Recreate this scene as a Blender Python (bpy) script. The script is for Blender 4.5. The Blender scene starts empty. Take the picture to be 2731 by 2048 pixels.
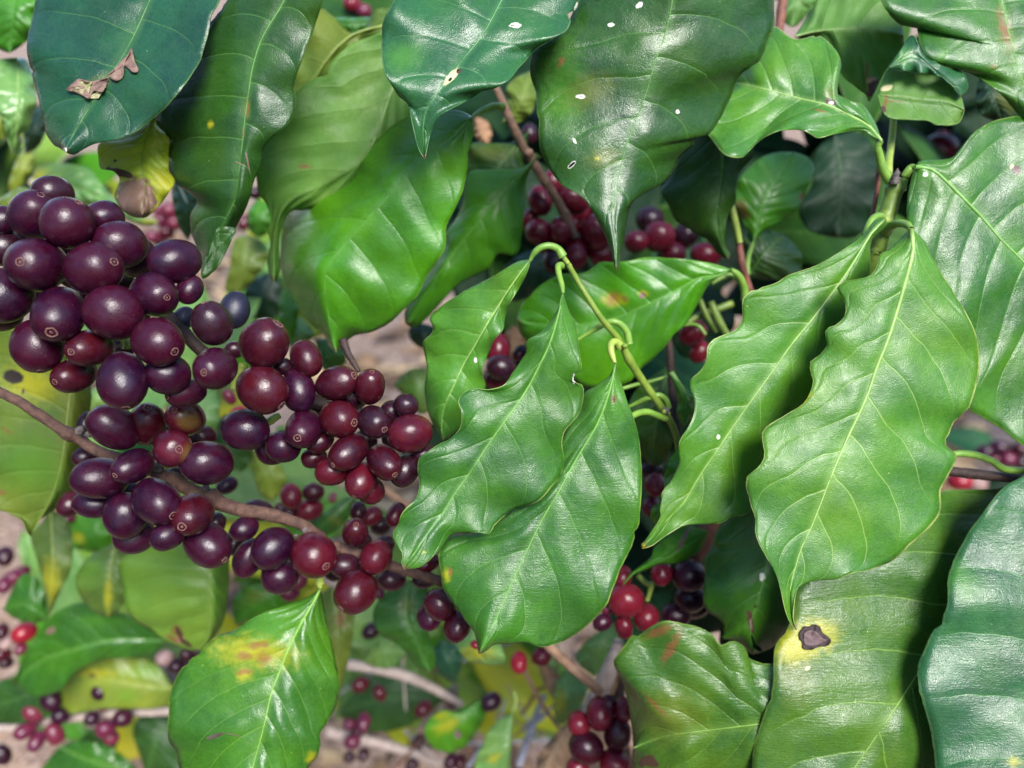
import bpy, bmesh, math, random
from mathutils import Vector, Matrix, noise

# ------------------------------------------------------------------ camera, sky, sun, exposure
S = bpy.context.scene
COL = S.collection
CAM_H, PITCH = 0.80, 30.0
FPX = 2048.0                      # focal length in photo pixels (27 mm on a 36 mm sensor)
cam_data = bpy.data.cameras.new("camera")
cam = bpy.data.objects.new("camera", cam_data)
COL.objects.link(cam)
cam.location = (0, 0, CAM_H)
cam.rotation_euler = (math.radians(90 - PITCH), 0, 0)
cam_data.sensor_width = 36.0
cam_data.lens = 27.0
cam_data.clip_start = 0.01
cam_data.clip_end = 500
cam_data.dof.use_dof = True
cam_data.dof.focus_distance = 0.241
cam_data.dof.aperture_fstop = 7.0
S.camera = cam
CM = Matrix.Translation((0, 0, CAM_H)) @ Matrix.Rotation(math.radians(90 - PITCH), 4, 'X')

SUN_ELEV, SUN_AZ = 50.0, 25.0     # behind the photographer, a little to the right
w = bpy.data.worlds.new("World")
S.world = w
w.use_nodes = True
nt = w.node_tree
sky = nt.nodes.new("ShaderNodeTexSky")
sky.sky_type = 'NISHITA'
sky.sun_disc = False
sky.sun_elevation = math.radians(SUN_ELEV)
sky.sun_rotation = math.radians(180 - SUN_AZ)
sky.dust_density = 0.5
sky.ozone_density = 2.0
bg = nt.nodes["Background"]
bg.inputs[1].default_value = 0.13
nt.links.new(sky.outputs[0], bg.inputs[0])
sd = bpy.data.lights.new("sun", 'SUN')
sd.energy = 3.0
sd.angle = math.radians(27)
sd.color = (1.0, 0.965, 0.92)
sun = bpy.data.objects.new("sun", sd)
COL.objects.link(sun)
sun.rotation_euler = (math.radians(90 - SUN_ELEV), 0, math.radians(SUN_AZ))
sun.location = (0.5, -2, 3)
S.view_settings.view_transform = 'Standard'
S.view_settings.look = 'None'
S.view_settings.exposure = 1.45
S.view_settings.gamma = 1.0

# ------------------------------------------------------------------ pixel helpers
K = 1000 / 2212
k6 = 600 / 2212
TILES = {'W': (0, 0, 2731 / 2212), 'A': (0, 0, K), 'B': (866, 0, K), 'C': (1731, 0, K), 'D': (0, 650, K), 'E': (866, 650, K),
         'F': (1731, 650, K), 'G': (0, 1298, K), 'H': (866, 1298, K), 'I': (1731, 1298, K),
         'a': (600, 0, k6), 'b': (600, 450, k6), 'c': (0, 300, k6), 'd': (0, 700, k6), 'e': (550, 850, k6), 'f': (150, 1050, k6),
         'g': (600, 1250, k6), 'h': (0, 1600, k6), 'i': (1250, 200, k6), 'j': (1350, 700, k6), 'k': (1550, 1200, k6),
         'l': (850, 1600, k6), 'm': (1300, 1600, k6), 'n': (2050, 0, 681 / 2212), 'o': (1900, 300, k6), 'p': (0, 0, k6)}


def pts(s):
    """'A 10,20 30,40 B 1,2' -> list of points measured on the picture plane"""
    out = []
    t = TILES['W']
    for tok in s.split():
        if ',' in tok:
            x, y = tok.split(',')
            out.append((t[0] + float(x) * t[2], t[1] + float(y) * t[2]))
        else:
            t = TILES[tok]
    return out


def world(x, y, z):
    return CM @ Vector(((x - 1365.5) / FPX * z, -(y - 1024.0) / FPX * z, -z))


def crom(P, n=8):
    if len(P) < 3:
        return [tuple(p) for p in P]
    out = []
    for i in range(len(P) - 1):
        p0 = P[max(i - 1, 0)]; p1 = P[i]; p2 = P[i + 1]; p3 = P[min(i + 2, len(P) - 1)]
        for j in range(n):
            t = j / n
            out.append(tuple(0.5 * (2 * b + (c - a) * t + (2 * a - 5 * b + 4 * c - d) * t * t + (3 * b - a - 3 * c + d) * t ** 3)
                             for a, b, c, d in zip(p0, p1, p2, p3)))
    out.append(tuple(P[-1]))
    return out


def resample(P, n, ease=0.0):
    L = [0.0]
    for a, b in zip(P, P[1:]):
        L.append(L[-1] + math.dist(a, b))
    out = []
    i = 0
    for k in range(n + 1):
        d = L[-1] * k / n
        while i < len(P) - 2 and L[i + 1] < d:
            i += 1
        seg = L[i + 1] - L[i]
        t = 0 if seg == 0 else (d - L[i]) / seg
        out.append(tuple(a + (b - a) * t for a, b in zip(P[i], P[i + 1])))
    return out


def lut(v, t):
    """linear interpolation in a list over t in 0..1"""
    if not isinstance(v, (list, tuple)):
        return v
    f = t * (len(v) - 1)
    i = min(int(f), len(v) - 2)
    f -= i
    f2 = f * f * (3 - 2 * f)
    return v[i] + (v[i + 1] - v[i]) * f2


def mesh_obj(name, verts, faces, mat, parent=None, uvs=None, loc=None, smooth=True, mats=None, fmat=None):
    me = bpy.data.meshes.new(name)
    if loc is None:
        loc = Vector(verts[0])
    me.from_pydata([tuple(Vector(v) - loc) for v in verts], [], faces)
    if uvs:
        for un, per in uvs.items():
            ul = me.uv_layers.new(name=un)
            for lp in me.loops:
                ul.data[lp.index].uv = per[lp.vertex_index]
    if smooth:
        me.polygons.foreach_set("use_smooth", [True] * len(me.polygons))
    for m in (mats or [mat]):
        me.materials.append(m)
    if fmat:
        me.polygons.foreach_set("material_index", fmat)
    me.update()
    o = bpy.data.objects.new(name, me)
    COL.objects.link(o)
    if parent:
        o.parent = parent
        o.location = loc - parent.location
    else:
        o.location = loc
    return o


def tag(o, label=None, cat=None, group=None, kind=None):
    if label: o['label'] = label
    if cat: o['category'] = cat
    if group: o['group'] = group
    if kind: o['kind'] = kind
    return o


# ------------------------------------------------------------------ node helpers
class NT:
    def __init__(self, tree):
        self.t = tree

    def n(self, typ, **kw):
        nd = self.t.nodes.new(typ)
        for k_, v in kw.items():
            setattr(nd, k_, v)
        return nd

    def set(self, sock, v):
        if v is None:
            return
        if hasattr(v, 'is_output'):
            self.t.links.new(v, sock)
        else:
            if sock.type == 'RGBA' and len(v) == 3:
                v = (*v, 1)
            sock.default_value = v

    def m(self, op, a, b=None, c=None, clamp=False):
        nd = self.n('ShaderNodeMath', operation=op, use_clamp=clamp)
        for i, v in enumerate((a, b, c)):
            self.set(nd.inputs[i], v)
        return nd.outputs[0]

    def mr(self, v, a, b, c=0.0, d=1.0, smooth=True):
        nd = self.n('ShaderNodeMapRange', interpolation_type='SMOOTHSTEP' if smooth else 'LINEAR')
        for i, x in enumerate((v, a, b, c, d)):
            self.set(nd.inputs[i], x)
        return nd.outputs[0]

    def mix(self, f, a, b, blend='MIX'):
        nd = self.n('ShaderNodeMix', data_type='RGBA', blend_type=blend)
        self.set(nd.inputs[0], f)
        self.set(nd.inputs[6], a)
        self.set(nd.inputs[7], b)
        return nd.outputs[2]

    def noise(self, vec, scale, detail=2.0, rough=0.5, dist=0.0):
        nd = self.n('ShaderNodeTexNoise')
        self.set(nd.inputs['Vector'], vec)
        self.set(nd.inputs['Scale'], scale)
        nd.inputs['Detail'].default_value = detail
        nd.inputs['Roughness'].default_value = rough
        nd.inputs['Distortion'].default_value = dist
        return nd.outputs[0]

    def voro(self, vec, scale, feature='F1', out='Distance'):
        nd = self.n('ShaderNodeTexVoronoi', feature=feature)
        self.set(nd.inputs['Vector'], vec)
        nd.inputs['Scale'].default_value = scale
        return nd.outputs[out]

    def vm(self, op, a, b=None):
        nd = self.n('ShaderNodeVectorMath', operation=op)
        self.set(nd.inputs[0], a)
        if b is not None:
            self.set(nd.inputs[1], b)
        return nd.outputs['Value'] if op in ('LENGTH', 'DOT_PRODUCT', 'DISTANCE') else nd.outputs[0]

    def sep(self, v):
        nd = self.n('ShaderNodeSeparateXYZ')
        self.set(nd.inputs[0], v)
        return nd.outputs

    def bump(self, h, strength, dist, normal=None):
        nd = self.n('ShaderNodeBump')
        nd.inputs['Strength'].default_value = strength
        nd.inputs['Distance'].default_value = dist
        self.set(nd.inputs['Height'], h)
        if normal is not None:
            self.set(nd.inputs['Normal'], normal)
        return nd.outputs[0]


def new_mat(name):
    m = bpy.data.materials.new(name)
    m.use_nodes = True
    m.node_tree.nodes.clear()
    return m, NT(m.node_tree)


# ------------------------------------------------------------------ leaf shader group
def build_leaf_group():
    g = bpy.data.node_groups.new("leaf_shader", 'ShaderNodeTree')
    I = g.interface
    def inp(n, typ, d):
        s_ = I.new_socket(name=n, in_out='INPUT', socket_type=typ)
        s_.default_value = d
    inp('ColorA', 'NodeSocketColor', (0.03, 0.12, 0.02, 1))
    inp('ColorB', 'NodeSocketColor', (0.02, 0.08, 0.02, 1))
    inp('Vein', 'NodeSocketColor', (0.2, 0.35, 0.08, 1))
    inp('Edge', 'NodeSocketColor', (0.3, 0.4, 0.1, 1))
    inp('VeinAmt', 'NodeSocketFloat', 0.5)
    inp('EdgeAmt', 'NodeSocketFloat', 0.8)
    inp('NV', 'NodeSocketFloat', 9.0)
    inp('Slope', 'NodeSocketFloat', 0.12)
    inp('Rough', 'NodeSocketFloat', 0.33)
    inp('Spec', 'NodeSocketFloat', 0.5)
    inp('Trans', 'NodeSocketFloat', 0.25)
    inp('TransCol', 'NodeSocketColor', (0.2, 0.5, 0.03, 1))
    inp('SpotFac', 'NodeSocketFloat', 0.0)
    inp('SpotCol', 'NodeSocketColor', (0.1, 0.05, 0.02, 1))
    inp('Hole', 'NodeSocketFloat', 0.0)
    inp('Grain', 'NodeSocketFloat', 1.0)
    inp('Streak', 'NodeSocketFloat', 0.0)
    inp('VeinSign', 'NodeSocketFloat', -1.0)
    I.new_socket(name='Shader', in_out='OUTPUT', socket_type='NodeSocketShader')
    T = NT(g)
    gi = T.n('NodeGroupInput').outputs
    uv = T.n('ShaderNodeUVMap', uv_map='leaf').outputs[0]
    px = T.n('ShaderNodeUVMap', uv_map='px').outputs[0]
    s = T.sep(uv)
    u = T.m('MULTIPLY_ADD', s[0], 2.0, -1.0)
    v = s[1]
    au = T.m('ABSOLUTE', u)
    # a little wobble keeps the veins from being ruled lines
    wob = T.m('MULTIPLY_ADD', T.noise(px, 1.1, 2), 0.02, -0.01)
    au3 = T.m('POWER', au, 2.4)
    p = T.m('SUBTRACT', v, T.m('MULTIPLY', au, gi['Slope']))
    p = T.m('SUBTRACT', p, T.m('MULTIPLY', au3, 0.07))
    p = T.m('ADD', p, wob)
    side = T.m('MULTIPLY', T.m('GREATER_THAN', u, 0.0), 0.4)
    p = T.m('MULTIPLY_ADD', p, gi['NV'], side)
    fr = T.m('FRACT', p)
    d = T.m('ABSOLUTE', T.m('SUBTRACT', fr, 0.5))
    dv = T.m('DIVIDE', d, gi['NV'])
    wd = T.m('MULTIPLY_ADD', au, -0.0026, 0.0040)
    line = T.mr(dv, T.m('MULTIPLY', wd, 0.25), wd, 1.0, 0.0)
    line = T.m('MULTIPLY', line, T.mr(au, 0.72, 0.97, 1.0, 0.0))
    broad = T.mr(dv, 0.0, 0.016, 1.0, 0.0)
    # fine net between the side veins
    net = T.mr(T.voro(T.vm('ADD', px, T.n('ShaderNodeCombineXYZ').outputs[0]), 4.2, 'DISTANCE_TO_EDGE'), 0.0, 0.09, 1.0, 0.0)
    net2 = T.mr(T.voro(px, 11.0, 'DISTANCE_TO_EDGE'), 0.0, 0.12, 1.0, 0.0)
    big = T.noise(px, 0.55, 4, 0.6)
    fine = T.noise(px, 14.0, 3, 0.6)
    col = T.mix(T.mr(big, 0.36, 0.64), gi['ColorA'], gi['ColorB'])
    hue = T.noise(T.vm('ADD', px, (7.3, 2.1, 0)), 0.33, 3, 0.55)
    col = T.mix(T.mr(hue, 0.42, 0.72, 0.0, 0.6), col, T.mix(1.0, col, (1.6, 1.15, 0.7), 'MULTIPLY'))
    blot = T.noise(px, 2.2, 5, 0.7)
    col = T.mix(T.mr(blot, 0.5, 0.75, 0.0, 0.3), col, T.mix(1.0, col, (0.6, 0.72, 0.8), 'MULTIPLY'))
    col = T.mix(T.mr(fine, 0.3, 0.75, 0.0, 0.35), col, T.mix(1.0, col, (0.45, 0.5, 0.45), 'MULTIPLY'))
    col = T.mix(T.m('MULTIPLY', net, 0.05), col, gi['Vein'])
    col = T.mix(T.m('MULTIPLY', T.mr(au, 0.0, 0.12, 1.0, 0.0), 0.22), col, gi['Vein'])
    col = T.mix(T.m('MULTIPLY', line, gi['VeinAmt']), col, gi['Vein'])
    # pale freckles
    fk = T.m('MULTIPLY', T.mr(T.voro(px, 2.3), 0.035, 0.06, 1.0, 0.0), T.m('GREATER_THAN', T.noise(px, 3.1, 0), 0.58))
    col = T.mix(T.m('MULTIPLY', fk, 0.5), col, gi['Edge'])
    ed = T.m('MULTIPLY', T.mr(au, 0.978, 0.992), T.mr(T.noise(px, 1.7, 3), 0.3, 0.62))
    col = T.mix(T.m('MULTIPLY', ed, gi['EdgeAmt']), col, gi['Edge'])
    tipb = T.m('MULTIPLY', T.mr(T.m('MULTIPLY_ADD', T.noise(px, 4.0, 3), 0.03, v), 0.988, 1.012), 0.85)
    col = T.mix(tipb, col, (0.11, 0.06, 0.03))
    nick = T.m('MULTIPLY', T.mr(au, 0.955, 0.985), T.mr(T.noise(px, 2.6, 4, 0.7), 0.66, 0.72))
    col = T.mix(T.m('MULTIPLY', nick, 0.8), col, (0.13, 0.07, 0.03))
    col = T.mix(gi['SpotFac'], col, gi['SpotCol'])
    # relief
    h = T.m('MULTIPLY', T.m('MULTIPLY_ADD', broad, 0.6, line), gi['VeinSign'])
    h = T.m('MULTIPLY_ADD', net, T.m('MULTIPLY', gi['VeinSign'], 0.04), h)
    nrm = T.bump(h, 0.30, 0.0007)
    gr = T.m('ADD', T.m('MULTIPLY', T.noise(px, 26.0, 2), 0.5), T.m('MULTIPLY', T.noise(px, 6.0, 3), 0.6))
    gr = T.m('MULTIPLY_ADD', net2, -0.05, gr)
    st = T.n('ShaderNodeMapping')
    T.set(st.inputs[0], px)
    st.inputs['Rotation'].default_value = (0, 0, math.radians(35))
    st.inputs['Scale'].default_value = (3.0, 22.0, 1)
    gr = T.m('MULTIPLY_ADD', T.noise(st.outputs[0], 1.0, 2), T.m('MULTIPLY', gi['Streak'], 1.6), gr)
    nrm = T.bump(T.m('MULTIPLY', gr, gi['Grain']), 0.38, 0.0006, nrm)
    pr = T.n('ShaderNodeBsdfPrincipled')
    T.set(pr.inputs['Base Color'], col)
    T.set(pr.inputs['Roughness'], T.m('ADD', T.m('ADD', gi['Rough'], T.mr(T.noise(px, 3.0, 3), 0.3, 0.7, -0.06, 0.10)), T.m('MULTIPLY', gi['SpotFac'], 0.06)))
    T.set(pr.inputs['Specular IOR Level'], gi['Spec'])
    T.set(pr.inputs['Normal'], nrm)
    tr = T.n('ShaderNodeBsdfTranslucent')
    T.set(tr.inputs[0], T.mix(gi['SpotFac'], T.mix(T.m('MULTIPLY', line, 0.6), gi['TransCol'], gi['Vein']), gi['SpotCol']))
    T.set(tr.inputs['Normal'], nrm)
    mx = T.n('ShaderNodeMixShader')
    T.set(mx.inputs[0], gi['Trans'])
    T.set(mx.inputs[1], pr.outputs[0])
    T.set(mx.inputs[2], tr.outputs[0])
    tp = T.n('ShaderNodeBsdfTransparent')
    mh = T.n('ShaderNodeMixShader')
    T.set(mh.inputs[0], gi['Hole'])
    T.set(mh.inputs[1], mx.outputs[0])
    T.set(mh.inputs[2], tp.outputs[0])
    go = T.n('NodeGroupOutput')
    T.set(go.inputs[0], mh.outputs[0])
    return g


LEAF_GROUP = build_leaf_group()

# kind: colour, soft edge (0..1), strength, raggedness
SPOTS = {'brown': ((0.075, 0.038, 0.024), 0.2, 1.0, 0.9), 'rust': ((0.21, 0.065, 0.028), 0.8, 0.7, 1.0), 'yellow': ((0.36, 0.34, 0.012), 1.0, 0.85, 0.7),
         'olive': ((0.13, 0.15, 0.015), 1.0, 0.6, 0.8), 'black': ((0.02, 0.014, 0.01), 0.25, 1.0, 0.3), 'white': ((0.75, 0.72, 0.62), 0.25, 1.0, 1.0),
         'tan': ((0.20, 0.125, 0.10), 0.3, 1.0, 0.5), 'pink': ((0.5, 0.27, 0.2), 0.5, 0.8, 0.6), 'hole': (None, 0.12, 1.0, 0.35), 'lime': ((0.085, 0.27, 0.02), 1.0, 0.45, 0.6),
         'umber': ((0.19, 0.115, 0.075), 0.25, 1.0, 0.5),
         'cream': ((0.62, 0.55, 0.3), 0.35, 1.0, 0.4)}

PAL = {  # colour A, colour B, vein, edge, transmitted colour
    'deep':   ((0.013, 0.080, 0.034), (0.009, 0.054, 0.028), (0.10, 0.22, 0.06), (0.22, 0.36, 0.08), (0.05, 0.25, 0.03)),
    'dark':   ((0.025, 0.088, 0.009), (0.015, 0.058, 0.010), (0.10, 0.24, 0.05), (0.22, 0.36, 0.08), (0.06, 0.26, 0.02)),
    'mid':    ((0.038, 0.146, 0.010), (0.023, 0.098, 0.015), (0.15, 0.32, 0.065), (0.34, 0.45, 0.11), (0.10, 0.38, 0.02)),
    'bright': ((0.058, 0.230, 0.006), (0.038, 0.160, 0.008), (0.10, 0.26, 0.04), (0.30, 0.45, 0.09), (0.16, 0.5, 0.02)),
    'fresh':  ((0.068, 0.205, 0.013), (0.042, 0.152, 0.019), (0.27, 0.42, 0.11), (0.48, 0.52, 0.17), (0.18, 0.5, 0.03)),
    'teal':   ((0.026, 0.120, 0.034), (0.018, 0.086, 0.032), (0.12, 0.28, 0.10), (0.22, 0.38, 0.12), (0.06, 0.26, 0.04)),
    'under':  ((0.105, 0.240, 0.042), (0.080, 0.190, 0.034), (0.20, 0.31, 0.085), (0.17, 0.30, 0.08), (0.22, 0.48, 0.05)),
    'olive':  ((0.105, 0.165, 0.022), (0.070, 0.130, 0.020), (0.24, 0.30, 0.06), (0.26, 0.32, 0.07), (0.3, 0.45, 0.03)),
    'yellow': ((0.190, 0.250, 0.024), (0.130, 0.205, 0.026), (0.30, 0.36, 0.07), (0.34, 0.38, 0.09), (0.45, 0.55, 0.04)),
    'shade':  ((0.008, 0.036, 0.012), (0.006, 0.024, 0.010), (0.03, 0.08, 0.025), (0.05, 0.12, 0.03), (0.03, 0.16, 0.02)),  # leaf green darkened, deep shade put into the colour
    'limey':  ((0.165, 0.290, 0.035), (0.125, 0.250, 0.030), (0.26, 0.36, 0.07), (0.30, 0.38, 0.09), (0.35, 0.55, 0.04)),
    'sunny':  ((0.060, 0.142, 0.011), (0.036, 0.108, 0.014), (0.20, 0.34, 0.06), (0.30, 0.40, 0.09), (0.16, 0.42, 0.02)),
    'grass':  ((0.050, 0.165, 0.010), (0.030, 0.118, 0.014), (0.19, 0.36, 0.06), (0.34, 0.45, 0.10), (0.15, 0.45, 0.02)),
    'lemon':  ((0.400, 0.400, 0.018), (0.280, 0.370, 0.022), (0.13, 0.20, 0.02), (0.36, 0.38, 0.08), (0.5, 0.6, 0.03)),
    'pale':   ((0.150, 0.300, 0.080), (0.105, 0.240, 0.060), (0.30, 0.42, 0.14), (0.42, 0.48, 0.2), (0.3, 0.55, 0.06)),
    'dry':    ((0.420, 0.270, 0.160), (0.300, 0.180, 0.110), (0.50, 0.36, 0.22), (0.50, 0.36, 0.22), (0.5, 0.3, 0.14)),
}


def leaf_mat(name, pal, spots=(), nv=9, slope=0.12, rough=0.33, spec=0.5, trans=0.22, vein=0.55, edge=0.8, grain=1.0, streak=0.0, under=False):
    m, T = new_mat(name)
    g = T.n('ShaderNodeGroup')
    g.node_tree = LEAF_GROUP
    a, b, ve, ed, tc = PAL[pal]
    for k_, v in (('ColorA', a), ('ColorB', b), ('Vein', ve), ('Edge', ed), ('TransCol', tc), ('NV', nv), ('Slope', slope), ('Rough', rough),
                  ('Spec', spec), ('Trans', trans), ('VeinAmt', vein), ('EdgeAmt', edge), ('Grain', grain), ('Streak', streak), ('VeinSign', 1.0 if under else -1.0)):
        T.set(g.inputs[k_], v)
    if spots:
        px = T.n('ShaderNodeUVMap', uv_map='px').outputs[0]
        fac = col = hole = None
        nz = T.n('ShaderNodeTexNoise')
        T.set(nz.inputs['Vector'], px)
        nz.inputs['Scale'].default_value = 6.0
        nz.inputs['Detail'].default_value = 4.0
        nzv = T.vm('SUBTRACT', nz.outputs['Color'], (0.5, 0.5, 0.5))
        order = ('lime', 'olive', 'yellow', 'cream', 'pink', 'rust', 'umber', 'brown', 'black', 'tan', 'white', 'hole')
        for sp in sorted(spots, key=lambda q: order.index(q[0])):
            kind, tile, x, y, rx, ry, ang = sp
            c, soft, strength, rag = SPOTS[kind]
            t = TILES[tile]
            mp = T.n('ShaderNodeMapping', vector_type='TEXTURE')
            T.set(mp.inputs[0], px)
            mp.inputs['Location'].default_value = ((t[0] + x * t[2]) / 100, -(t[1] + y * t[2]) / 100, 0)
            mp.inputs['Rotation'].default_value = (0, 0, math.radians(ang))
            mp.inputs['Scale'].default_value = (rx * t[2] / 100, ry * t[2] / 100, 1)
            sc = T.n('ShaderNodeVectorMath', operation='SCALE')
            T.set(sc.inputs[0], nzv)
            sc.inputs['Scale'].default_value = rag * 1.6
            d = T.vm('LENGTH', T.vm('ADD', mp.outputs[0], sc.outputs[0]))
            f = T.mr(d, 1.0 - soft, 1.0 + soft * 0.3, strength, 0.0)
            if kind == 'hole':
                hole = f if hole is None else T.m('MAXIMUM', hole, f)
            elif fac is None:
                fac, col = f, c
            else:
                tot = T.m('ADD', f, T.m('MULTIPLY', fac, T.m('SUBTRACT', 1.0, f)))      # over-composite
                col = T.mix(T.m('DIVIDE', f, T.m('MAXIMUM', tot, 0.0001)), col, c)
                fac = tot
        if fac is not None:
            T.set(g.inputs['SpotFac'], fac)
            T.set(g.inputs['SpotCol'], col)
        if hole is not None:
            T.set(g.inputs['Hole'], hole)
    out = T.n('ShaderNodeOutputMaterial')
    T.set(out.inputs[0], g.outputs[0])
    return m


def plain_mat(name, col, col2=None, rough=0.5, nscale=60.0, bump=0.3, bdist=0.0005, spec=0.4, stretch=None, trans=0.0):
    m, T = new_mat(name)
    tc = T.n('ShaderNodeTexCoord').outputs['Object']
    if stretch:
        mp = T.n('ShaderNodeMapping')
        T.set(mp.inputs[0], tc)
        mp.inputs['Scale'].default_value = stretch
        tc = mp.outputs[0]
    nz = T.noise(tc, nscale, 5, 0.65)
    c = T.mix(T.mr(nz, 0.3, 0.7), col, col2 or tuple(x * 0.6 for x in col))
    pr = T.n('ShaderNodeBsdfPrincipled')
    T.set(pr.inputs['Base Color'], c)
    pr.inputs['Roughness'].default_value = rough
    pr.inputs['Specular IOR Level'].default_value = spec
    T.set(pr.inputs['Normal'], T.bump(T.noise(tc, nscale * 2.5, 4, 0.7), bump, bdist))
    sh = pr.outputs[0]
    out = T.n('ShaderNodeOutputMaterial')
    T.set(out.inputs[0], sh)
    return m


M_STALK = plain_mat("green_stalk", (0.17, 0.29, 0.04), (0.10, 0.21, 0.028), 0.38, 250, 0.25, 0.0003)
M_STALKY = plain_mat("yellow_green_stalk", (0.30, 0.36, 0.06), (0.18, 0.27, 0.04), 0.4, 200, 0.25, 0.0003)
M_RIBS = {}


def rib_mat(pal):
    if pal not in M_RIBS:
        c = PAL[pal][2]
        c = tuple(min(1, x * 1.05) for x in c)
        M_RIBS[pal] = plain_mat("midrib_" + pal, c, tuple(x * 0.72 for x in c), 0.42, 300, 0.2, 0.0002)
    return M_RIBS[pal]


# ------------------------------------------------------------------ tube along a 3D path
def tube(name, path, radii, mat, parent=None, seg=10, jitter=0.0, knots=(), sub=6, seed=0, cap=True):
    P = crom([tuple(p) for p in path], sub)
    n = len(P) - 1
    L = [0.0]
    for a, b in zip(P, P[1:]):
        L.append(L[-1] + math.dist(a, b))
    verts, faces = [], []
    up = Vector((0.31, 0.17, 0.93))
    for i, p in enumerate(P):
        a = Vector(P[max(i - 1, 0)]); b = Vector(P[min(i + 1, n)])
        t = (b - a).normalized()
        x = t.cross(up)
        x.normalize()
        y = t.cross(x)
        f = L[i] / L[-1] if L[-1] else 0
        r = lut(radii, f)
        for kt, kr, kw in knots:
            r *= 1 + kr * math.exp(-((f - kt) / kw) ** 2)
        for j in range(seg):
            an = 2 * math.pi * j / seg
            rr = r
            if jitter:
                rr *= 1 + jitter * (noise.noise((f * 40 + seed, math.cos(an) * 1.3, math.sin(an) * 1.3)) + 0.6 * noise.noise((f * 130 + seed, an, 7)))
            verts.append(Vector(p) + x * math.cos(an) * rr + y * math.sin(an) * rr)
    for i in range(n):
        for j in range(seg):
            faces.append((i * seg + j, i * seg + (j + 1) % seg, (i + 1) * seg + (j + 1) % seg, (i + 1) * seg + j))
    if cap:
        faces.append(tuple(range(seg)))
        faces.append(tuple(range(n * seg + seg - 1, n * seg - 1, -1)))
    return mesh_obj(name, verts, faces, mat, parent, loc=Vector(path[0]))


def pxtube(name, s, z, r, mat, parent=None, **kw):
    """tube from picture points; z (m) and r (photo pixels) are lists along the path"""
    P = pts(s)
    n = len(P) - 1
    W_ = [world(x, y, lut(z, i / n)) for i, (x, y) in enumerate(P)]
    if isinstance(r, (list, tuple)):
        R = [q * lut(z, i / (len(r) - 1)) / FPX for i, q in enumerate(r)]
    else:
        R = [r * lut(z, 0.5) / FPX] * 2
    return tube(name, W_, R, mat, parent, **kw)


# ------------------------------------------------------------------ leaf
LEAF_N = [0]
SURF = {}


def blade(name, mid, left, right, z, dl=0.004, dr=0.004, wave=0.0015, freq=4.5, quilt=0.0005, nv=9, slope=0.12, mat=None, parent=None, N=80, M=13, under=False, seed=0, thick=0.00028, prof=1.6, twist=None):
    mp = resample(crom(pts(mid)), N)
    lp = resample(crom(pts(left), 6), N)
    rp = resample(crom(pts(right), 6), N)
    rnd = random.Random(seed * 77 + 5)
    for e_ in (lp, rp):
        nk = [(rnd.uniform(.1, .9), rnd.uniform(.012, .04), rnd.uniform(.004, .009)) for _ in range(rnd.choice((0, 1, 1, 2)))]
        for i in range(1, N):
            t = i / N
            k_ = 1 + .010 * noise.noise((t * 22, seed * 3.1, len(nk))) + .006 * noise.noise((t * 60, seed * 5.7, 2))
            for a_, d_, w_ in nk:
                k_ -= d_ * math.exp(-((t - a_) / w_) ** 2)
            e_[i] = (mp[i][0] + (e_[i][0] - mp[i][0]) * k_, mp[i][1] + (e_[i][1] - mp[i][1]) * k_)
    surf = []
    ph = (rnd.uniform(0, 6), rnd.uniform(0, 6))
    fq = (freq * rnd.uniform(0.85, 1.15), freq * rnd.uniform(0.85, 1.15))
    verts, uvl, uvp, faces = [], [], [], []
    midz, cl = [], []
    sgn = -1 if under else 1
    for i in range(N + 1):
        t = i / N
        zm = lut(z, t)
        midz.append(zm)
        for j in range(-M, M + 1):
            s = j / M
            e = lp[i] if s < 0 else rp[i]
            a = abs(s)
            x = mp[i][0] + (e[0] - mp[i][0]) * a
            y = mp[i][1] + (e[1] - mp[i][1]) * a
            off = lut(dl if s < 0 else dr, t)
            q = 0 if s < 0 else 1
            taper = min(1.0, 6 * t, 6 * (1 - t))
            zz = zm + off * (a ** prof) + wave * taper * a * a * math.sin(2 * math.pi * fq[q] * t + ph[q])
            p = (t - slope * a - 0.07 * a ** 2.4) * nv + (0.4 if s > 0 else 0.0)
            fr = p - math.floor(p)
            bul = math.cos(math.pi * fr) ** 2
            zz -= sgn * .62 * quilt * bul * (1 - a * a) * min(1, a * 4) * taper
            zz += 0.0012 * noise.noise((x * 0.006 + seed, y * 0.006, seed * 1.7)) + 0.0005 * noise.noise((x * 0.02, y * 0.02 + seed, 3.3))
            zz += sgn * 0.0006 * max(0.0, 1 - a * 5)
            verts.append(world(x, y, zz))
            surf.append((x, y, zz))
            if j == 0:
                cl.append(world(x, y, zz - sgn * .00008))
            uvl.append(((s + 1) / 2, t))
            uvp.append((x / 100, -y / 100))
    W_ = 2 * M + 1
    for i in range(N):
        for j in range(2 * M):
            a = i * W_ + j
            faces.append((a, a + 1, a + W_ + 1, a + W_))
    o = mesh_obj(name, verts, faces, mat, parent, {'leaf': uvl, 'px': uvp}, loc=verts[M].copy())
    md = o.modifiers.new("thickness", 'SOLIDIFY')
    md.thickness = thick
    md.offset = 0
    SURF[o.name] = surf
    return o, cl, midz


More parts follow.
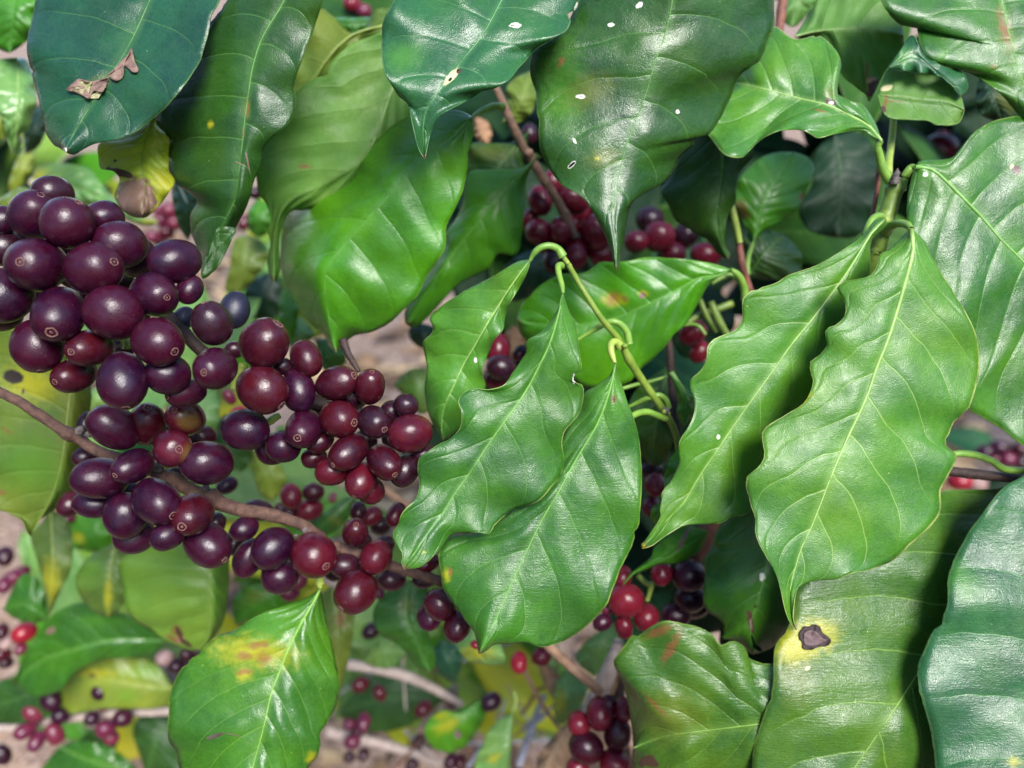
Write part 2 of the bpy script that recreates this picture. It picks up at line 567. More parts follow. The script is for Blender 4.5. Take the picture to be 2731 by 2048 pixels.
def leaf(label, mid, left, right, z, pal='mid', spots=(), stalk=None, stalk_z=None, stalk_r=9, rib=6.0, group=None, under=False, nv=9, slope=0.12, rough=0.36,
         spec=0.5, trans=0.22, vein=0.40, edge=0.35, grain=1.0, streak=0.0, name='coffee_leaf', cat='leaf', stalk_mat=None, **kw):
    LEAF_N[0] += 1
    sd_ = LEAF_N[0]
    mat = leaf_mat("leaf_%02d" % sd_, pal, spots, nv, slope, rough, spec, trans, vein, edge, grain, streak, under)
    o, cl, mz = blade(name, mid, left, right, z, nv=nv, slope=slope, mat=mat, under=under, seed=sd_, **kw)
    tag(o, label, cat, group)
    n = len(cl) - 1
    if rib:
        step = 4
        idx = list(range(0, n + 1, step))
        path = [cl[i] for i in idx]
        R = [max(0.00012, rib * (1 - 0.86 * (i / n) ** 0.8) * mz[i] / FPX * 0.40) for i in idx]
        tube('midrib', path, R, rib_mat(pal), o, seg=6, sub=2)
    if stalk:
        pz = stalk_z or [mz[0], mz[0]]
        sp = pts(stalk)
        q0 = pts(mid)[0]
        sr = stalk_r * 0.72
        rr = [sr * 1.25, sr * 0.98, sr * 0.9, sr * 0.85, max(rib * 0.42, sr * 0.5)]
        if math.dist(sp[0], q0) < math.dist(sp[-1], q0):
            rr.reverse()
        pxtube('leaf_stalk', stalk, pz, rr, stalk_mat or M_STALK, o, seg=10)
    return o
# ------------------------------------------------------------------ leaves, near ones first
GT = 'leaves on the coffee shrub'
o = leaf('big blue-green leaf with a torn brown papery gash across its midrib',
     'A 1010,-330 960,-170 885,0 800,190 720,340 610,500 500,680 420,820 388,895',
     'A 1010,-330 760,-340 480,-260 300,-130 215,0 190,110 165,220 163,310 190,440 222,560 245,660 265,740 275,790 320,855 350,870 388,895',
     'A 1010,-330 1180,-320 1300,-220 1325,-110 1300,0 1248,90 1235,170 1210,270 1165,390 1085,510 1000,610 940,670 850,745 760,800 660,830 560,848 500,875 435,912 388,895',
     [.272, .260, .251, .249], 'deep', [('olive', 'p', 1000, 800, 190, 70, 20), ('white', 'p', 640, 1480, 22, 30, 0)], dl=.010, dr=[.006, -.006, .002], nv=6, slope=.05, rough=.30, quilt=.0009, group=GT)
# the gash: a curled papery flap of dead tissue standing off the blade
M_TEAR = plain_mat("dead_leaf_tissue", (0.21, 0.13, 0.095), (0.10, 0.058, 0.045), 0.6, 380, 0.5, 0.0006)
M_TEARG = plain_mat("torn_green_tissue", (0.17, 0.21, 0.06), (0.30, 0.27, 0.15), 0.5, 260, 0.4, 0.0005)


def flap(name, poly, z, mat, parent, lift=.0007, curl=.0016):
    P = pts(poly)
    sf = SURF.get(parent.name)
    cx = sum(p[0] for p in P) / len(P); cy = sum(p[1] for p in P) / len(P)
    ring = resample(crom(P + [P[0]], 5), 48)[:-1]
    verts, faces = [], []
    rings = 5
    for r in range(rings + 1):
        f = r / rings
        for i, q in enumerate(ring):
            x = cx + (q[0] - cx) * max(f, .02); y = cy + (q[1] - cy) * max(f, .02)
            z0 = min(sf, key=lambda q_: (q_[0] - x) ** 2 + (q_[1] - y) ** 2)[2] if z is None else z
            zz = z0 - lift - curl * f * f * (0.5 + 0.5 * math.sin(i * .7)) + .0007 * noise.noise((x * .05, y * .05, 1))
            verts.append(world(x, y, zz))
    n = len(ring)
    for r in range(rings):
        for i in range(n):
            faces.append((r * n + i, r * n + (i + 1) % n, (r + 1) * n + (i + 1) % n, (r + 1) * n + i))
    f_ = mesh_obj(name, verts, faces, mat, parent, {'leaf': [(.3 + .15 * math.cos(i * .13), .3 + .3 * (i // n) / rings) for i in range(len(verts))], 'px': [(i % n * .1, (i // n) * .2) for i in range(len(verts))]}, loc=verts[0].copy())
    md = f_.modifiers.new("thickness", 'SOLIDIFY'); md.thickness = .0003; md.offset = 0
    return f_


flap('torn_patch', 'p 1060,745 1100,700 1150,650 1200,590 1255,545 1280,500 1292,465 1305,510 1325,600 1365,690 1320,712 1262,660 1212,612 1192,660 1212,750 1160,795 1105,780', None, M_TEAR, o)
flap('torn_patch', 'p 648,885 700,832 775,775 835,795 905,800 1000,780 1070,765 1040,850 1000,905 920,900 880,970 800,935 720,905', None, M_TEAR, o)
flap('torn_edge', 'p 720,890 800,805 900,805 885,870 860,950 800,925', None, M_TEARG, o, curl=.0008)
flap('torn_edge', 'p 880,965 920,925 1000,895 1045,850 1000,920 955,972', None, M_TEARG, o, curl=.0006)

o = leaf('long dark leaf hanging with its narrow tip rolled over, beside the torn leaf',
     'A 1760,-200 1680,0 1600,130 1540,240 1490,400 1465,560 1445,700 1432,830 1412,1000 1395,1150 1340,1280 1270,1440 1195,1625',
     'A 1760,-200 1560,-190 1420,-100 1330,20 1240,140 1150,300 1040,480 930,620 918,690 935,745 985,795 1000,870 990,960 1010,1040 1060,1100 1110,1130 1165,1190 1125,1270 1130,1370 1165,1470 1195,1625',
     'A 1760,-200 1850,-180 1915,-90 1905,0 1850,180 1790,330 1738,490 1745,580 1735,670 1690,740 1605,810 1550,880 1545,960 1500,1060 1475,1160 1440,1250 1395,1330 1340,1470 1275,1580 1195,1625',
     [.254, .258, .262, .275], 'dark', [('olive', 'A', 1460, 640, 26, 80, 0), ('rust', 'A', 1462, 640, 10, 55, 0), ('rust', 'A', 1437, 790, 8, 45, 0), ('yellow', 'A', 1245, 735, 22, 30, 0), ('tan', 'A', 1462, 960, 5, 70, 10), ('tan', 'A', 1420, 965, 36, 4, -20)],
     dl=[.004, .012, .014], dr=[-.004, .003, .010], nv=8, slope=.02, quilt=.0009, rough=.33, group=GT)
flap('rolled_tip', 'A 1290,1335 1390,1345 1372,1400 1335,1480 1275,1585 1200,1645 1188,1600 1222,1540 1250,1430 1268,1370', .2655, leaf_mat('rolled_tip', 'dark', trans=.3), o, lift=.002)

leaf('broad pale leaf showing its matt ribbed underside between two dark green leaves',
     'a 1790,350 1710,700 1600,1000 1500,1300 1330,1590 b 900,180 620,330 500,600 480,1120',
     'a 1790,350 1640,290 1540,320 1400,370 1250,430 1100,550 1020,670 1000,740 880,770 690,905 600,1000 450,1200 330,1400 300,1600 b 310,100 330,240 400,330 450,480 420,620 450,720 420,900 440,1050 480,1120',
     'a 1790,350 1900,600 1850,1000 1780,1300 1640,1600 b 1200,300 800,400 640,420 550,600 530,800 540,1000 480,1120',
     [.300, .298, .300, .312], 'under', [('rust', 'a', 790, 1640, 70, 30, 0)], under=True, nv=7, slope=.25, quilt=.0022, dl=[-.004, -.006, .004], dr=.006, rough=.5, spec=.3, edge=.3, trans=.35, vein=.3, group=GT)
leaf('yellow-green leaf underside with a wavy lip, above the pale ribbed leaf',
     'a 1750,200 1560,250 1300,320 1150,420 1000,590 880,775 700,1050',
     'a 1750,200 1680,90 1600,80 1480,95 1420,200 1370,310 1290,345 1200,310 1100,200 1020,130 960,90 850,150 720,350 650,650 650,850 700,1050',
     'a 1750,200 1700,380 1540,400 1300,480 1150,620 1050,760 930,850 800,950 700,1050',
     [.322, .318, .322], 'olive', under=True, nv=7, rough=.5, spec=.3, trans=.35, edge=.9, vein=.25, rib=9, wave=.003, quilt=.0012, group=GT)
leaf('small dark strip of leaf top seen behind the wavy yellow-green lip',
     'a 1000,180 1250,230 1500,200', 'a 1000,180 1120,172 1280,175 1420,168 1500,200', 'a 1000,180 1150,330 1300,380 1430,300 1500,200', [.345, .34, .345], 'mid', rib=0, group=GT)
leaf('bright glossy green leaf with deep side veins and its far half folded into shade',
     'B 870,690 760,800 570,945 b 1870,0 1690,170 1500,390 1230,690 1040,920 985,1060 990,1250 1020,1450 1050,1650 D 1985,640',
     'B 870,690 780,650 640,670 500,690 400,740 300,830 210,930 190,1010 b 1150,150 800,220 680,340 600,470 550,700 545,950 600,1140 700,1330 840,1520 980,1640 D 1940,600 1985,640',
     'B 870,690 880,780 845,900 840,1000 815,1120 775,1220 715,1340 715,1440 680,1520 600,1640 b 1900,1230 1790,1350 1640,1500 1450,1600 1250,1650 D 1985,640',
     [.272, .277, .284, .294], 'bright', dl=[.004, .024, .048, .042], dr=[.003, .004, .010], nv=7, slope=.10, quilt=.0017, rough=.31, trans=.2, vein=.35,
     stalk='B 870,690 900,670 940,645 1000,625 1060,632', stalk_z=[.292, .296, .300], stalk_r=12, wave=.001, group=GT)
leaf('glossy leaf with two white ringed holes and a long drip tip, top centre',
     'B 1130,-150 1045,0 960,160 900,250 800,370 720,480 650,570 600,650 580,760 585,870 590,940',
     'B 1130,-150 850,-200 600,-150 450,-60 400,20 350,120 335,250 345,400 360,450 400,510 440,570 490,610 510,700 530,790 550,870 590,940',
     'B 1130,-150 1350,-140 1480,-60 1500,10 1475,60 1432,80 1450,125 1435,170 1400,200 1300,250 1240,290 1200,340 1130,420 1080,480 1000,520 920,540 850,590 750,640 680,680 640,750 610,850 590,940',
     [.258, .246, .240, .246], 'teal', [('lime', 'B', 470, 330, 150, 110, 20), ('cream', 'B', 750, 452, 70, 24, 48), ('brown', 'B', 790, 420, 20, 14, 40), ('white', 'B', 1125, 150, 36, 17, 0), ('hole', 'B', 1108, 152, 13, 7, 0), ('hole', 'B', 740, 470, 9, 15, -40), ('hole', 'B', 785, 415, 10, 7, 40), ('white', 'B', 1480, 50, 10, 40, -10)],
     dl=[.004, .002, -.004], dr=[.006, .004, -.002], nv=6, slope=.10, rough=.28, wave=.003, quilt=.0006, group=GT)
leaf('largest dark glossy leaf with several white insect holes and a long pointed tip',
     'B 2080,-200 2050,0 2010,200 1950,360 1880,600 1800,800 1740,1000 1715,1150 1705,1300 1715,1450 1720,1600',
     'B 2080,-200 1850,-260 1650,-150 1500,0 1440,130 1350,230 1240,300 1215,360 1215,450 1245,560 1255,700 1265,850 1300,950 1340,1020 1400,1090 1500,1150 1560,1210 1610,1300 1660,1400 1690,1490 1720,1600',
     'B 2080,-200 2300,-250 2500,-180 2640,-50 C 735,0 735,150 700,250 640,370 560,420 510,490 480,580 430,680 350,795 275,800 272,838 180,930 155,985 95,1065 0,1125 B 1820,1185 1785,1275 1765,1400 1745,1500 1735,1570 1720,1600',
     [.248, .254, .259, .260, .258], 'dark', [('olive', 'B', 1560, 540, 190, 120, 20), ('olive', 'B', 1640, 930, 120, 70, 10), ('lime', 'B', 1420, 520, 150, 330, 0), ('yellow', 'B', 1610, 935, 26, 16, 0), ('white', 'B', 1512, 568, 35, 15, -8), ('white', 'B', 1858, 32, 24, 16, 35), ('white', 'B', 1693, 147, 20, 15, 25), ('white', 'B', 2080, 660, 14, 12, 40), ('white', 'B', 1473, 830, 8, 26, 32), ('white', 'B', 1460, 970, 34, 11, 42), ('hole', 'B', 1458, 972, 27, 8, 42), ('rust', 'B', 1395, 360, 22, 42, -18), ('hole', 'B', 1512, 570, 6, 3, 0)],
     dl=[.006, .006, .003], dr=[.006, .014, .008], nv=7, slope=.16, rough=.29, wave=.002, quilt=.0003, group=GT)
leaf('shaded mid green leaf with a straight pale midrib, hanging left of the brown stem',
     'B 1250,930 1170,1010 1060,1120 930,1280 800,1440 700,1580 E 600,300 490,470',
     'B 1250,930 1170,990 1000,1000 860,1010 830,1080 815,1200 770,1300 720,1370 715,1450 640,1580 E 560,250 480,380 475,460 490,480',
     'B 1250,930 1190,1060 1175,1250 1160,1400 1130,1500 E 1020,60 960,150 800,230 700,330 620,420 540,490 490,480',
     [.325, .322, .328, .335], 'bright', [], dl=.006, dr=[.004, .008], nv=8, quilt=.001, rough=.4, spec=.35, vein=.3, stalk='B 1250,930 1260,915', stalk_r=14, group=GT)
leaf('dull olive leaf tucked behind the brown stem under the drip tip',
     'B 1200,780 1100,890 1000,1020 850,1200', 'B 1200,780 1100,840 980,845 860,850 840,950 800,1100 850,1200', 'B 1200,780 1190,900 1190,1000 1100,1100 850,1200', [.345, .34, .35], 'dark', [('olive', 'B', 980, 900, 160, 60, 0)], rough=.5, spec=.3, vein=.3, rib=4, group=GT)
leaf('little light green leaf between the brown stem and the largest leaf',
     'B 1050,720 1130,640 1180,560 1215,420', 'B 1050,720 1080,600 1070,530 1110,470 1215,420', 'B 1050,720 1130,730 1200,690 1240,620 1250,500 1215,420', [.36, .355, .36], 'olive', rough=.5, spec=.3, rib=3, group=GT)
leaf('twisted bright green leaf curving down to the upright green stem',
     'C 1370,830 1290,740 1180,680 1050,620 880,580 740,540 620,510 520,490 400,470',
     'C 1370,830 1330,720 1260,620 1200,600 1110,555 1105,500 1130,400 1120,330 1080,270 1000,210 900,230 850,230 780,180 740,160 640,200 500,330 400,470',
     'C 1370,830 1310,800 1250,770 1100,790 1000,815 950,790 900,770 780,770 700,800 640,840 590,890 560,925 500,930 440,910 390,850 350,800 300,700 400,470',
     [.268, .266, .272, .285], 'fresh', [('brown', 'C', 1070, 602, 34, 20, -10), ('white', 'C', 1072, 606, 15, 9, 0), ('olive', 'C', 1060, 555, 45, 60, 0), ('rust', 'C', 1010, 655, 50, 7, -12)],
     dl=[.002, .006, .012], dr=[.0, -.008, -.006], nv=8, slope=.12, quilt=.0011, wave=.0025, rough=.32, rib=11, vein=.35,
     stalk='C 1425,1065 1385,1010 1362,930 1350,870 1372,832', stalk_z=[.274, .271, .268], stalk_r=17, group=GT)
leaf('very dark smooth leaf hanging below the largest leaf with a hooked tip',
     'C 420,500 430,800 430,950 420,1100 400,1250 420,1400 465,1530',
     'C 420,500 250,700 150,1000 70,1120 110,1200 160,1300 250,1360 350,1420 400,1490 465,1530',
     'C 420,500 600,800 615,880 610,930 540,1010 510,1100 510,1180 465,1270 445,1370 450,1450 480,1500 465,1530',
     [.30, .305, .31], 'dark', dl=.010, dr=.002, rough=.45, spec=.3, vein=.2, group=GT)
leaf('leaf underside with a brown rotted notch, above the cupped leaf',
     'C 860,215 960,190 1080,175 1220,170 1350,180 1500,210',
     'C 860,215 900,150 970,40 1040,-60 1200,-120 1400,-60 1480,60 1500,210',
     'C 860,215 1000,210 1060,220 1080,300 1130,430 1200,500 1280,560 1300,600 1360,480 1420,380 1500,290 1500,210',
     [.300, .296, .292], 'under', [('brown', 'C', 1330, 530, 60, 50, 30), ('pink', 'C', 1310, 475, 34, 26, 0), ('rust', 'C', 1285, 420, 12, 80, 0)], under=True, nv=6, quilt=.0016, rough=.5, spec=.3, trans=.35, vein=.25, rib=8, edge=.3, group=GT)
o = leaf('cupped curled leaf showing its smooth pale underside and a brown scorched base',
     'C 1350,560 1480,570 1620,590 1760,600 1860,650',
     'C 1350,560 1380,470 1420,405 1560,430 1700,445 1820,530 1860,650',
     'C 1350,560 1378,660 1430,700 1540,708 1640,712 1700,738 1820,732 1860,650',
     [.272, .272, .270], 'under', [('rust', 'C', 1395, 600, 18, 70, -10), ('brown', 'C', 1375, 650, 22, 24, 0), ('rust', 'C', 1440, 600, 60, 6, 0), ('cream', 'C', 1400, 520, 40, 18, 20)], under=True, dl=.002, dr=-.002, rough=.42, spec=.35, trans=.35, nv=3, vein=.04, rib=0, edge=.5, quilt=.0001, wave=.0003, group=GT,
     stalk='C 1405,1030 1415,940 1428,850 1440,700 1420,600', stalk_z=[.276, .285, .290], stalk_r=14, stalk_mat=M_STALKY)
lm = leaf_mat("curled_top", 'teal', [('lime', 'C', 1500, 340, 90, 60, 20)], rough=.34, nv=3, vein=.1)
blade('curled_margin', 'C 1410,400 1560,330 1700,430 1840,570', 'C 1410,400 1480,300 1555,205 1610,300 1720,385 1850,430 1880,520 1840,570', 'C 1410,400 1560,425 1700,445 1790,505 1840,570', [.2675, .2665, .268], mat=lm, parent=o, dl=.0015, dr=.0005, quilt=.0001, nv=3, seed=71, N=40, M=7)
leaf('broad corner leaf with a rusty blush along its midrib, over the cupped leaf',
     'C 2040,-150 2080,0 2110,150 2150,300 2190,430 2250,600 2300,750',
     'C 2040,-150 1800,-250 1500,-200 1370,-60 1385,30 1440,110 1500,150 1560,120 1585,190 1600,270 1650,350 1740,395 1830,410 1930,450 2020,510 2090,570 2150,640 2195,690 2300,750',
     'C 2040,-150 2300,-200 2500,0 2500,300 2450,600 2300,750',
     [.270, .264, .266], 'mid', [('olive', 'C', 2100, 200, 60, 190, 15), ('rust', 'C', 2095, 170, 36, 130, 15), ('olive', 'C', 2030, 390, 34, 24, 0), ('rust', 'C', 2030, 392, 13, 8, 0), ('lime', 'C', 1720, 330, 60, 30, 30)],
     dl=[.004, .006, .002], nv=6, slope=.2, rough=.34, wave=.003, group=GT)
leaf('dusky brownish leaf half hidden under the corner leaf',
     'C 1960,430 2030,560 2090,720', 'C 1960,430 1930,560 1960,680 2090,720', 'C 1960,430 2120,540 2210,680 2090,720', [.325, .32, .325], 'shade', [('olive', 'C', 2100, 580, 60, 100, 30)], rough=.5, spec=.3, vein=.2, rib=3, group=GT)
leaf('large ribbed leaf at the edge with a brown bite hole and bright yellow midrib base',
     'C 1570,985 1640,985 1740,1060 1850,1170 1960,1280 2080,1420 2212,1550 F 2330,270 2450,500 2550,800 2600,1100',
     'C 1570,985 1540,1080 1522,1200 1530,1400 F 1600,150 1700,350 1850,600 1920,800 1880,960 1950,1015 2060,1080 2150,1145 2212,1195 2350,1250 2500,1250 2600,1100',
     'C 1570,985 1600,950 1700,945 1790,930 1850,860 1920,780 2030,715 2140,690 2212,685 2400,720 2600,900 2750,1200 F 2850,300 2850,700 2600,1100',
     [.264, .264, .268, .272], 'mid', [('brown', 'C', 2165, 1005, 36, 30, 0), ('cream', 'C', 2140, 985, 14, 20, 0), ('white', 'C', 1630, 1028, 14, 14, 0), ('lime', 'C', 1600, 1000, 90, 60, -30), ('lime', 'F', 1990, 930, 110, 140, 0)],
     dl=[.003, -.002, -.004], dr=[.002, .004], nv=10, slope=.10, quilt=.0009, rough=.31, rib=15, group=GT, stalk='C 1480,1120 1510,1040 1545,990 1572,984', stalk_z=[.276, .274, .272], stalk_r=17)
leaf('apple green scalloped leaf of the hanging pair, partly under its wider twin',
     'C 1395,1290 1330,1350 F 1290,-30 1180,150 1080,290 950,460 850,580 700,790 550,1000 400,1220 290,1380 210,1520 k 830,700 720,850 600,970',
     'C 1395,1290 1330,1300 1270,1380 1180,1450 F 1000,120 880,165 810,190 740,235 620,270 555,320 550,380 550,450 510,510 430,540 370,570 340,620 340,680 300,750 245,800 245,860 270,930 260,1020 220,1100 180,1160 175,1230 180,1290 130,1400 k 800,400 790,480 775,590 780,660 690,800 640,880 580,940 600,970',
     'C 1395,1290 1400,1330 1310,1420 1305,1550 F 1290,200 1200,350 1140,480 1070,650 1040,720 1040,830 990,930 890,1010 790,1090 750,1200 740,1290 660,1370 k 1660,600 1500,660 1400,710 1300,725 1040,735 900,800 780,880 700,940 600,970',
     [.254, .256, .259, .262], 'fresh', [('white', 'F', 408, 1137, 12, 15, 0), ('yellow', 'k', 610, 950, 40, 40, 0), ('lime', 'F', 700, 600, 260, 200, -50)],
     dl=[.002, -.003, .001], dr=[.004, .007, -.002], nv=8, slope=.12, rough=.38, wave=.0018, freq=6, rib=10, quilt=.0004, edge=.8,
     stalk='C 1392,1305 1375,1280 1350,1275 1322,1290 1300,1330 1285,1390', stalk_z=[.274, .268, .266], stalk_r=15, group=GT)
leaf('widest pale green scalloped leaf of the hanging pair with a bright yellow-green midrib',
     'C 1545,1350 F 1560,0 1530,150 1480,330 1410,560 1340,730 1280,910 1200,1080 1140,1210 1050,1430 I 960,230 910,330 870,450 840,560 830,650 840,760 870,845',
     'C 1545,1350 1490,1400 1420,1470 F 1360,60 1345,130 1300,190 1220,210 1150,225 1105,265 1140,310 1160,370 1150,430 1100,480 1045,500 1040,560 1050,600 1000,660 955,690 950,750 965,820 920,930 820,1000 720,1060 670,1110 670,1180 680,1250 650,1310 580,1370 570,1440 I 580,30 600,110 625,180 625,270 650,340 700,430 750,520 780,630 800,720 830,800 870,845',
     'C 1545,1350 1600,1400 1640,1440 F 1650,50 1720,170 1780,260 1830,340 1880,430 1920,510 1940,600 1950,690 1940,780 1920,870 1890,960 1830,1020 1790,1090 1750,1150 1755,1200 1810,1240 1800,1300 1750,1390 1720,1460 I 1720,140 1690,200 1620,270 1550,330 1480,400 1400,455 1300,490 1200,510 1100,545 1000,550 900,575 870,620 855,700 850,780 870,845',
     [.240, .241, .240, .242], 'fresh', [('lime', 'F', 1560, 150, 200, 150, 60), ('yellow', 'F', 900, 930, 90, 22, 35)],
     dl=[.004, .003, -.002], dr=[.003, .004, -.001], nv=10, slope=.14, rough=.38, wave=.0016, freq=6, rib=17, quilt=.0004, edge=.8, vein=.55,
     stalk='C 1400,1365 1425,1335 1470,1318 1520,1325 1546,1352', stalk_z=[.275, .262, .252], stalk_r=17, group=GT)
o = leaf('ribbed leaf with a dark brown dead patch ringed in yellow',
     'I 2150,-60 2050,250 1900,560 1750,850 1580,1110 1400,1380 1210,1659 1000,1950 800,2250',
     'I 2150,-60 2090,5 1900,15 1720,25 1500,100 1200,250 1000,400 870,600 850,720 810,850 745,935 735,1050 730,1160 700,1280 660,1400 620,1510 610,1650 620,1850 700,2100 800,2250',
     'I 2150,-60 2250,300 2200,700 2000,1100 1850,1400 1700,1800 1400,2100 800,2250',
     [.298, .276, .262, .258], 'sunny', [('olive', 'I', 850, 1000, 150, 330, 5), ('yellow', 'I', 960, 900, 190, 110, 25), ('yellow', 'I', 960, 890, 150, 115, 10), ('yellow', 'I', 840, 960, 110, 110, 0), ('cream', 'I', 935, 1070, 20, 13, 30)],
     dl=[-.004, .002, .006], dr=.008, nv=8, slope=.13, quilt=.0022, rough=.30, streak=.5, rib=12, vein=.5, group=GT)
M_DEADR = plain_mat("dead_rim", (0.035, 0.018, 0.016), (0.016, 0.009, 0.009), 0.6, 420, 0.6, 0.0006)
M_DEADC = plain_mat("dead_centre", (0.135, 0.085, 0.085), (0.075, 0.045, 0.045), 0.6, 260, 0.6, 0.0008)
flap('dead_patch', 'I 893,850 915,822 940,826 968,812 1005,822 1022,858 1052,880 1074,908 1050,940 1004,944 955,962 912,955 900,915 884,882', None, M_DEADR, o, lift=.0003, curl=.0005)
flap('dead_centre', 'I 915,860 955,845 990,858 1018,888 1050,908 1015,925 960,940 922,935 912,900', None, M_DEADC, o, lift=.0008, curl=.0004)
leaf('bluish glossy leaf filling the bottom corner beside the ribbed leaf with the dead patch',
     'I 2350,-150 2500,200 2550,700 2550,1200 2400,1700 2200,2100',
     'I 2350,-150 2200,-60 2100,0 2000,110 1920,220 1870,290 1820,390 1780,480 1755,570 1760,680 1720,790 1660,880 1600,1000 1580,1080 1590,1160 1620,1280 1650,1400 1680,1550 1690,1660 1750,1850 1900,2050 2200,2100',
     'I 2350,-150 2700,0 2900,600 2900,1300 2700,1900 2200,2100',
     [.272, .259, .244], 'teal', [('lime', 'I', 1850, 560, 110, 200, 30), ('yellow', 'I', 2150, 1625, 50, 40, 0)], dl=[.001, .002, .003], nv=7, slope=-.12, rough=.29, quilt=.0020, streak=.25, wave=.002, vein=.55, group=GT)
leaf('brownish green leaf with rust-brown upper edge, below the dark cherries',
     'I 1000,1350 640,1400 400,1430 100,1470 -90,1540',
     'I 1000,1350 950,1150 740,1050 680,1045 585,1010 575,960 530,920 480,910 430,932 400,910 370,870 300,830 200,805 100,790 0,830 -60,880 m 1420,350 1330,480 1240,610 1330,800 1380,1000 1420,1250 I -90,1540',
     'I 1000,1350 950,1600 800,1800 500,1900 200,1850 -50,1750 -95,1600 -90,1540',
     [.262, .266, .272, .282], 'sunny', [('rust', 'I', 60, 850, 110, 34, 20), ('rust', 'I', 130, 950, 36, 130, -30), ('rust', 'I', 40, 1290, 120, 14, -45), ('olive', 'I', 120, 1350, 250, 200, 0), ('brown', 'I', 0, 1620, 60, 40, 0)],
     dl=[.004, .002, .012], dr=.010, nv=6, slope=.4, quilt=.0022, rough=.28, streak=.7, rib=8, group=GT)
leaf('shaded dark leaf with a cracked brown scar and nibbled margin',
     'I 600,-50 680,200 700,350 690,480 640,680 600,800 600,900 610,990',
     'I 600,-50 500,100 425,210 390,280 385,330 410,370 350,400 330,450 330,540 320,630 330,720 400,770 435,810 440,860 430,895 480,900 530,920 575,965 610,990',
     'I 600,-50 800,150 850,400 850,650 830,800 780,880 720,950 610,990',
     [.285, .288, .292], 'mid', [('brown', 'I', 597, 790, 18, 75, 12), ('black', 'I', 628, 705, 11, 12, 0), ('hole', 'I', 640, 950, 34, 14, -35), ('tan', 'I', 600, 815, 9, 40, 8), ('white', 'I', 668, 530, 16, 26, 0), ('hole', 'I', 612, 905, 7, 40, 20)],
     dl=.008, dr=.010, nv=7, rough=.36, spec=.4, group=GT)
leaf('dim striped leaf with a thin curled tip above the lower cherries',
     'k 1250,800 1000,950 800,1080 560,1180 410,1330', 'k 1250,800 1000,740 850,850 720,960 690,1050 570,1150 470,1230 410,1330', 'k 1250,800 1200,950 1080,1050 930,1110 750,1130 600,1190 500,1230 410,1330', [.312, .308, .304], 'bright', [('tan', 'k', 1000, 880, 22, 160, -25)], rough=.45, spec=.3, rib=4, group=GT)
leaf('thin scalloped sliver of leaf peeping out behind the apple green leaf',
     'k 1200,-200 1000,300 750,700', 'k 1200,-200 950,0 865,110 815,280 815,390 780,510 700,570 685,680 750,740', 'k 1200,-200 1200,300 900,700 750,740', [.278, .272, .270], 'bright', rough=.4, rib=0, group=GT)
leaf('slim light green leaf at the tip of the arching shoot, farthest from its two sisters',
     'E 1215,95 1120,220 1030,360 960,470 880,610 820,710 760,840 710,950 690,1050 700,1165',
     'E 1215,95 1130,110 1000,190 880,250 790,300 700,360 620,430 640,490 630,530 580,580 590,650 605,740 590,850 600,930 620,1020 660,1090 700,1165',
     'E 1215,95 1190,180 1130,290 1080,370 1060,460 1050,510 1000,570 960,660 930,740 940,800 945,860 870,1000 800,1080 740,1140 700,1165',
     [.252, .258, .264, .270], 'fresh', [('white', 'E', 890, 686, 9, 18, 0), ('lime', 'E', 800, 700, 200, 420, -25)], dl=[.004, .008, .006], dr=[.0, .002, .004], nv=8, slope=.05, rough=.36, wave=.002, freq=5, rib=9, quilt=.0007, edge=.5,
     stalk='E 1405,75 1375,30 1320,12 1265,28 1230,65 1213,97', stalk_z=[.258, .256, .258], stalk_r=14, group=GT)
leaf('hanging green leaf with a square bite out of its margin, overlapping its twin',
     'E 1405,290 1390,370 1330,580 1260,730 1180,880 1060,1050 960,1190 850,1360 H 780,20 700,150 620,260 550,360 470,490',
     'E 1405,290 1370,400 1290,510 1195,570 1190,640 1150,700 1110,760 1060,830 1000,855 940,860 880,850 820,880 785,930 805,990 800,1080 740,1150 680,1180 600,1230 555,1270 550,1340 560,1420 540,1500 H 530,80 460,150 430,230 405,260 410,300 430,350 460,400 450,450 470,490',
     'E 1405,290 1430,370 1480,500 1500,620 1515,740 1470,775 1475,820 1525,840 1520,950 1490,1020 1420,1100 1400,1180 1415,1270 1390,1370 1330,1440 1260,1520 H 1200,110 1130,130 1050,180 1000,230 970,280 900,270 800,270 740,290 700,340 640,410 570,470 470,490',
     [.240, .244, .244, .240], 'mid', [('lime', 'E', 1400, 430, 130, 330, 0), ('yellow', 'H', 585, 385, 14, 10, 0), ('white', 'E', 1470, 800, 10, 34, 0)], dl=[.003, -.002, .0], dr=[.002, .005, .001], nv=7, slope=.14, rough=.36, wave=.0022, freq=5.5, rib=10, quilt=.0005, edge=.8,
     stalk='E 1395,130 1378,135 1382,180 1398,240 1406,295', stalk_z=[.258, .254, .250], stalk_r=12, group=GT)
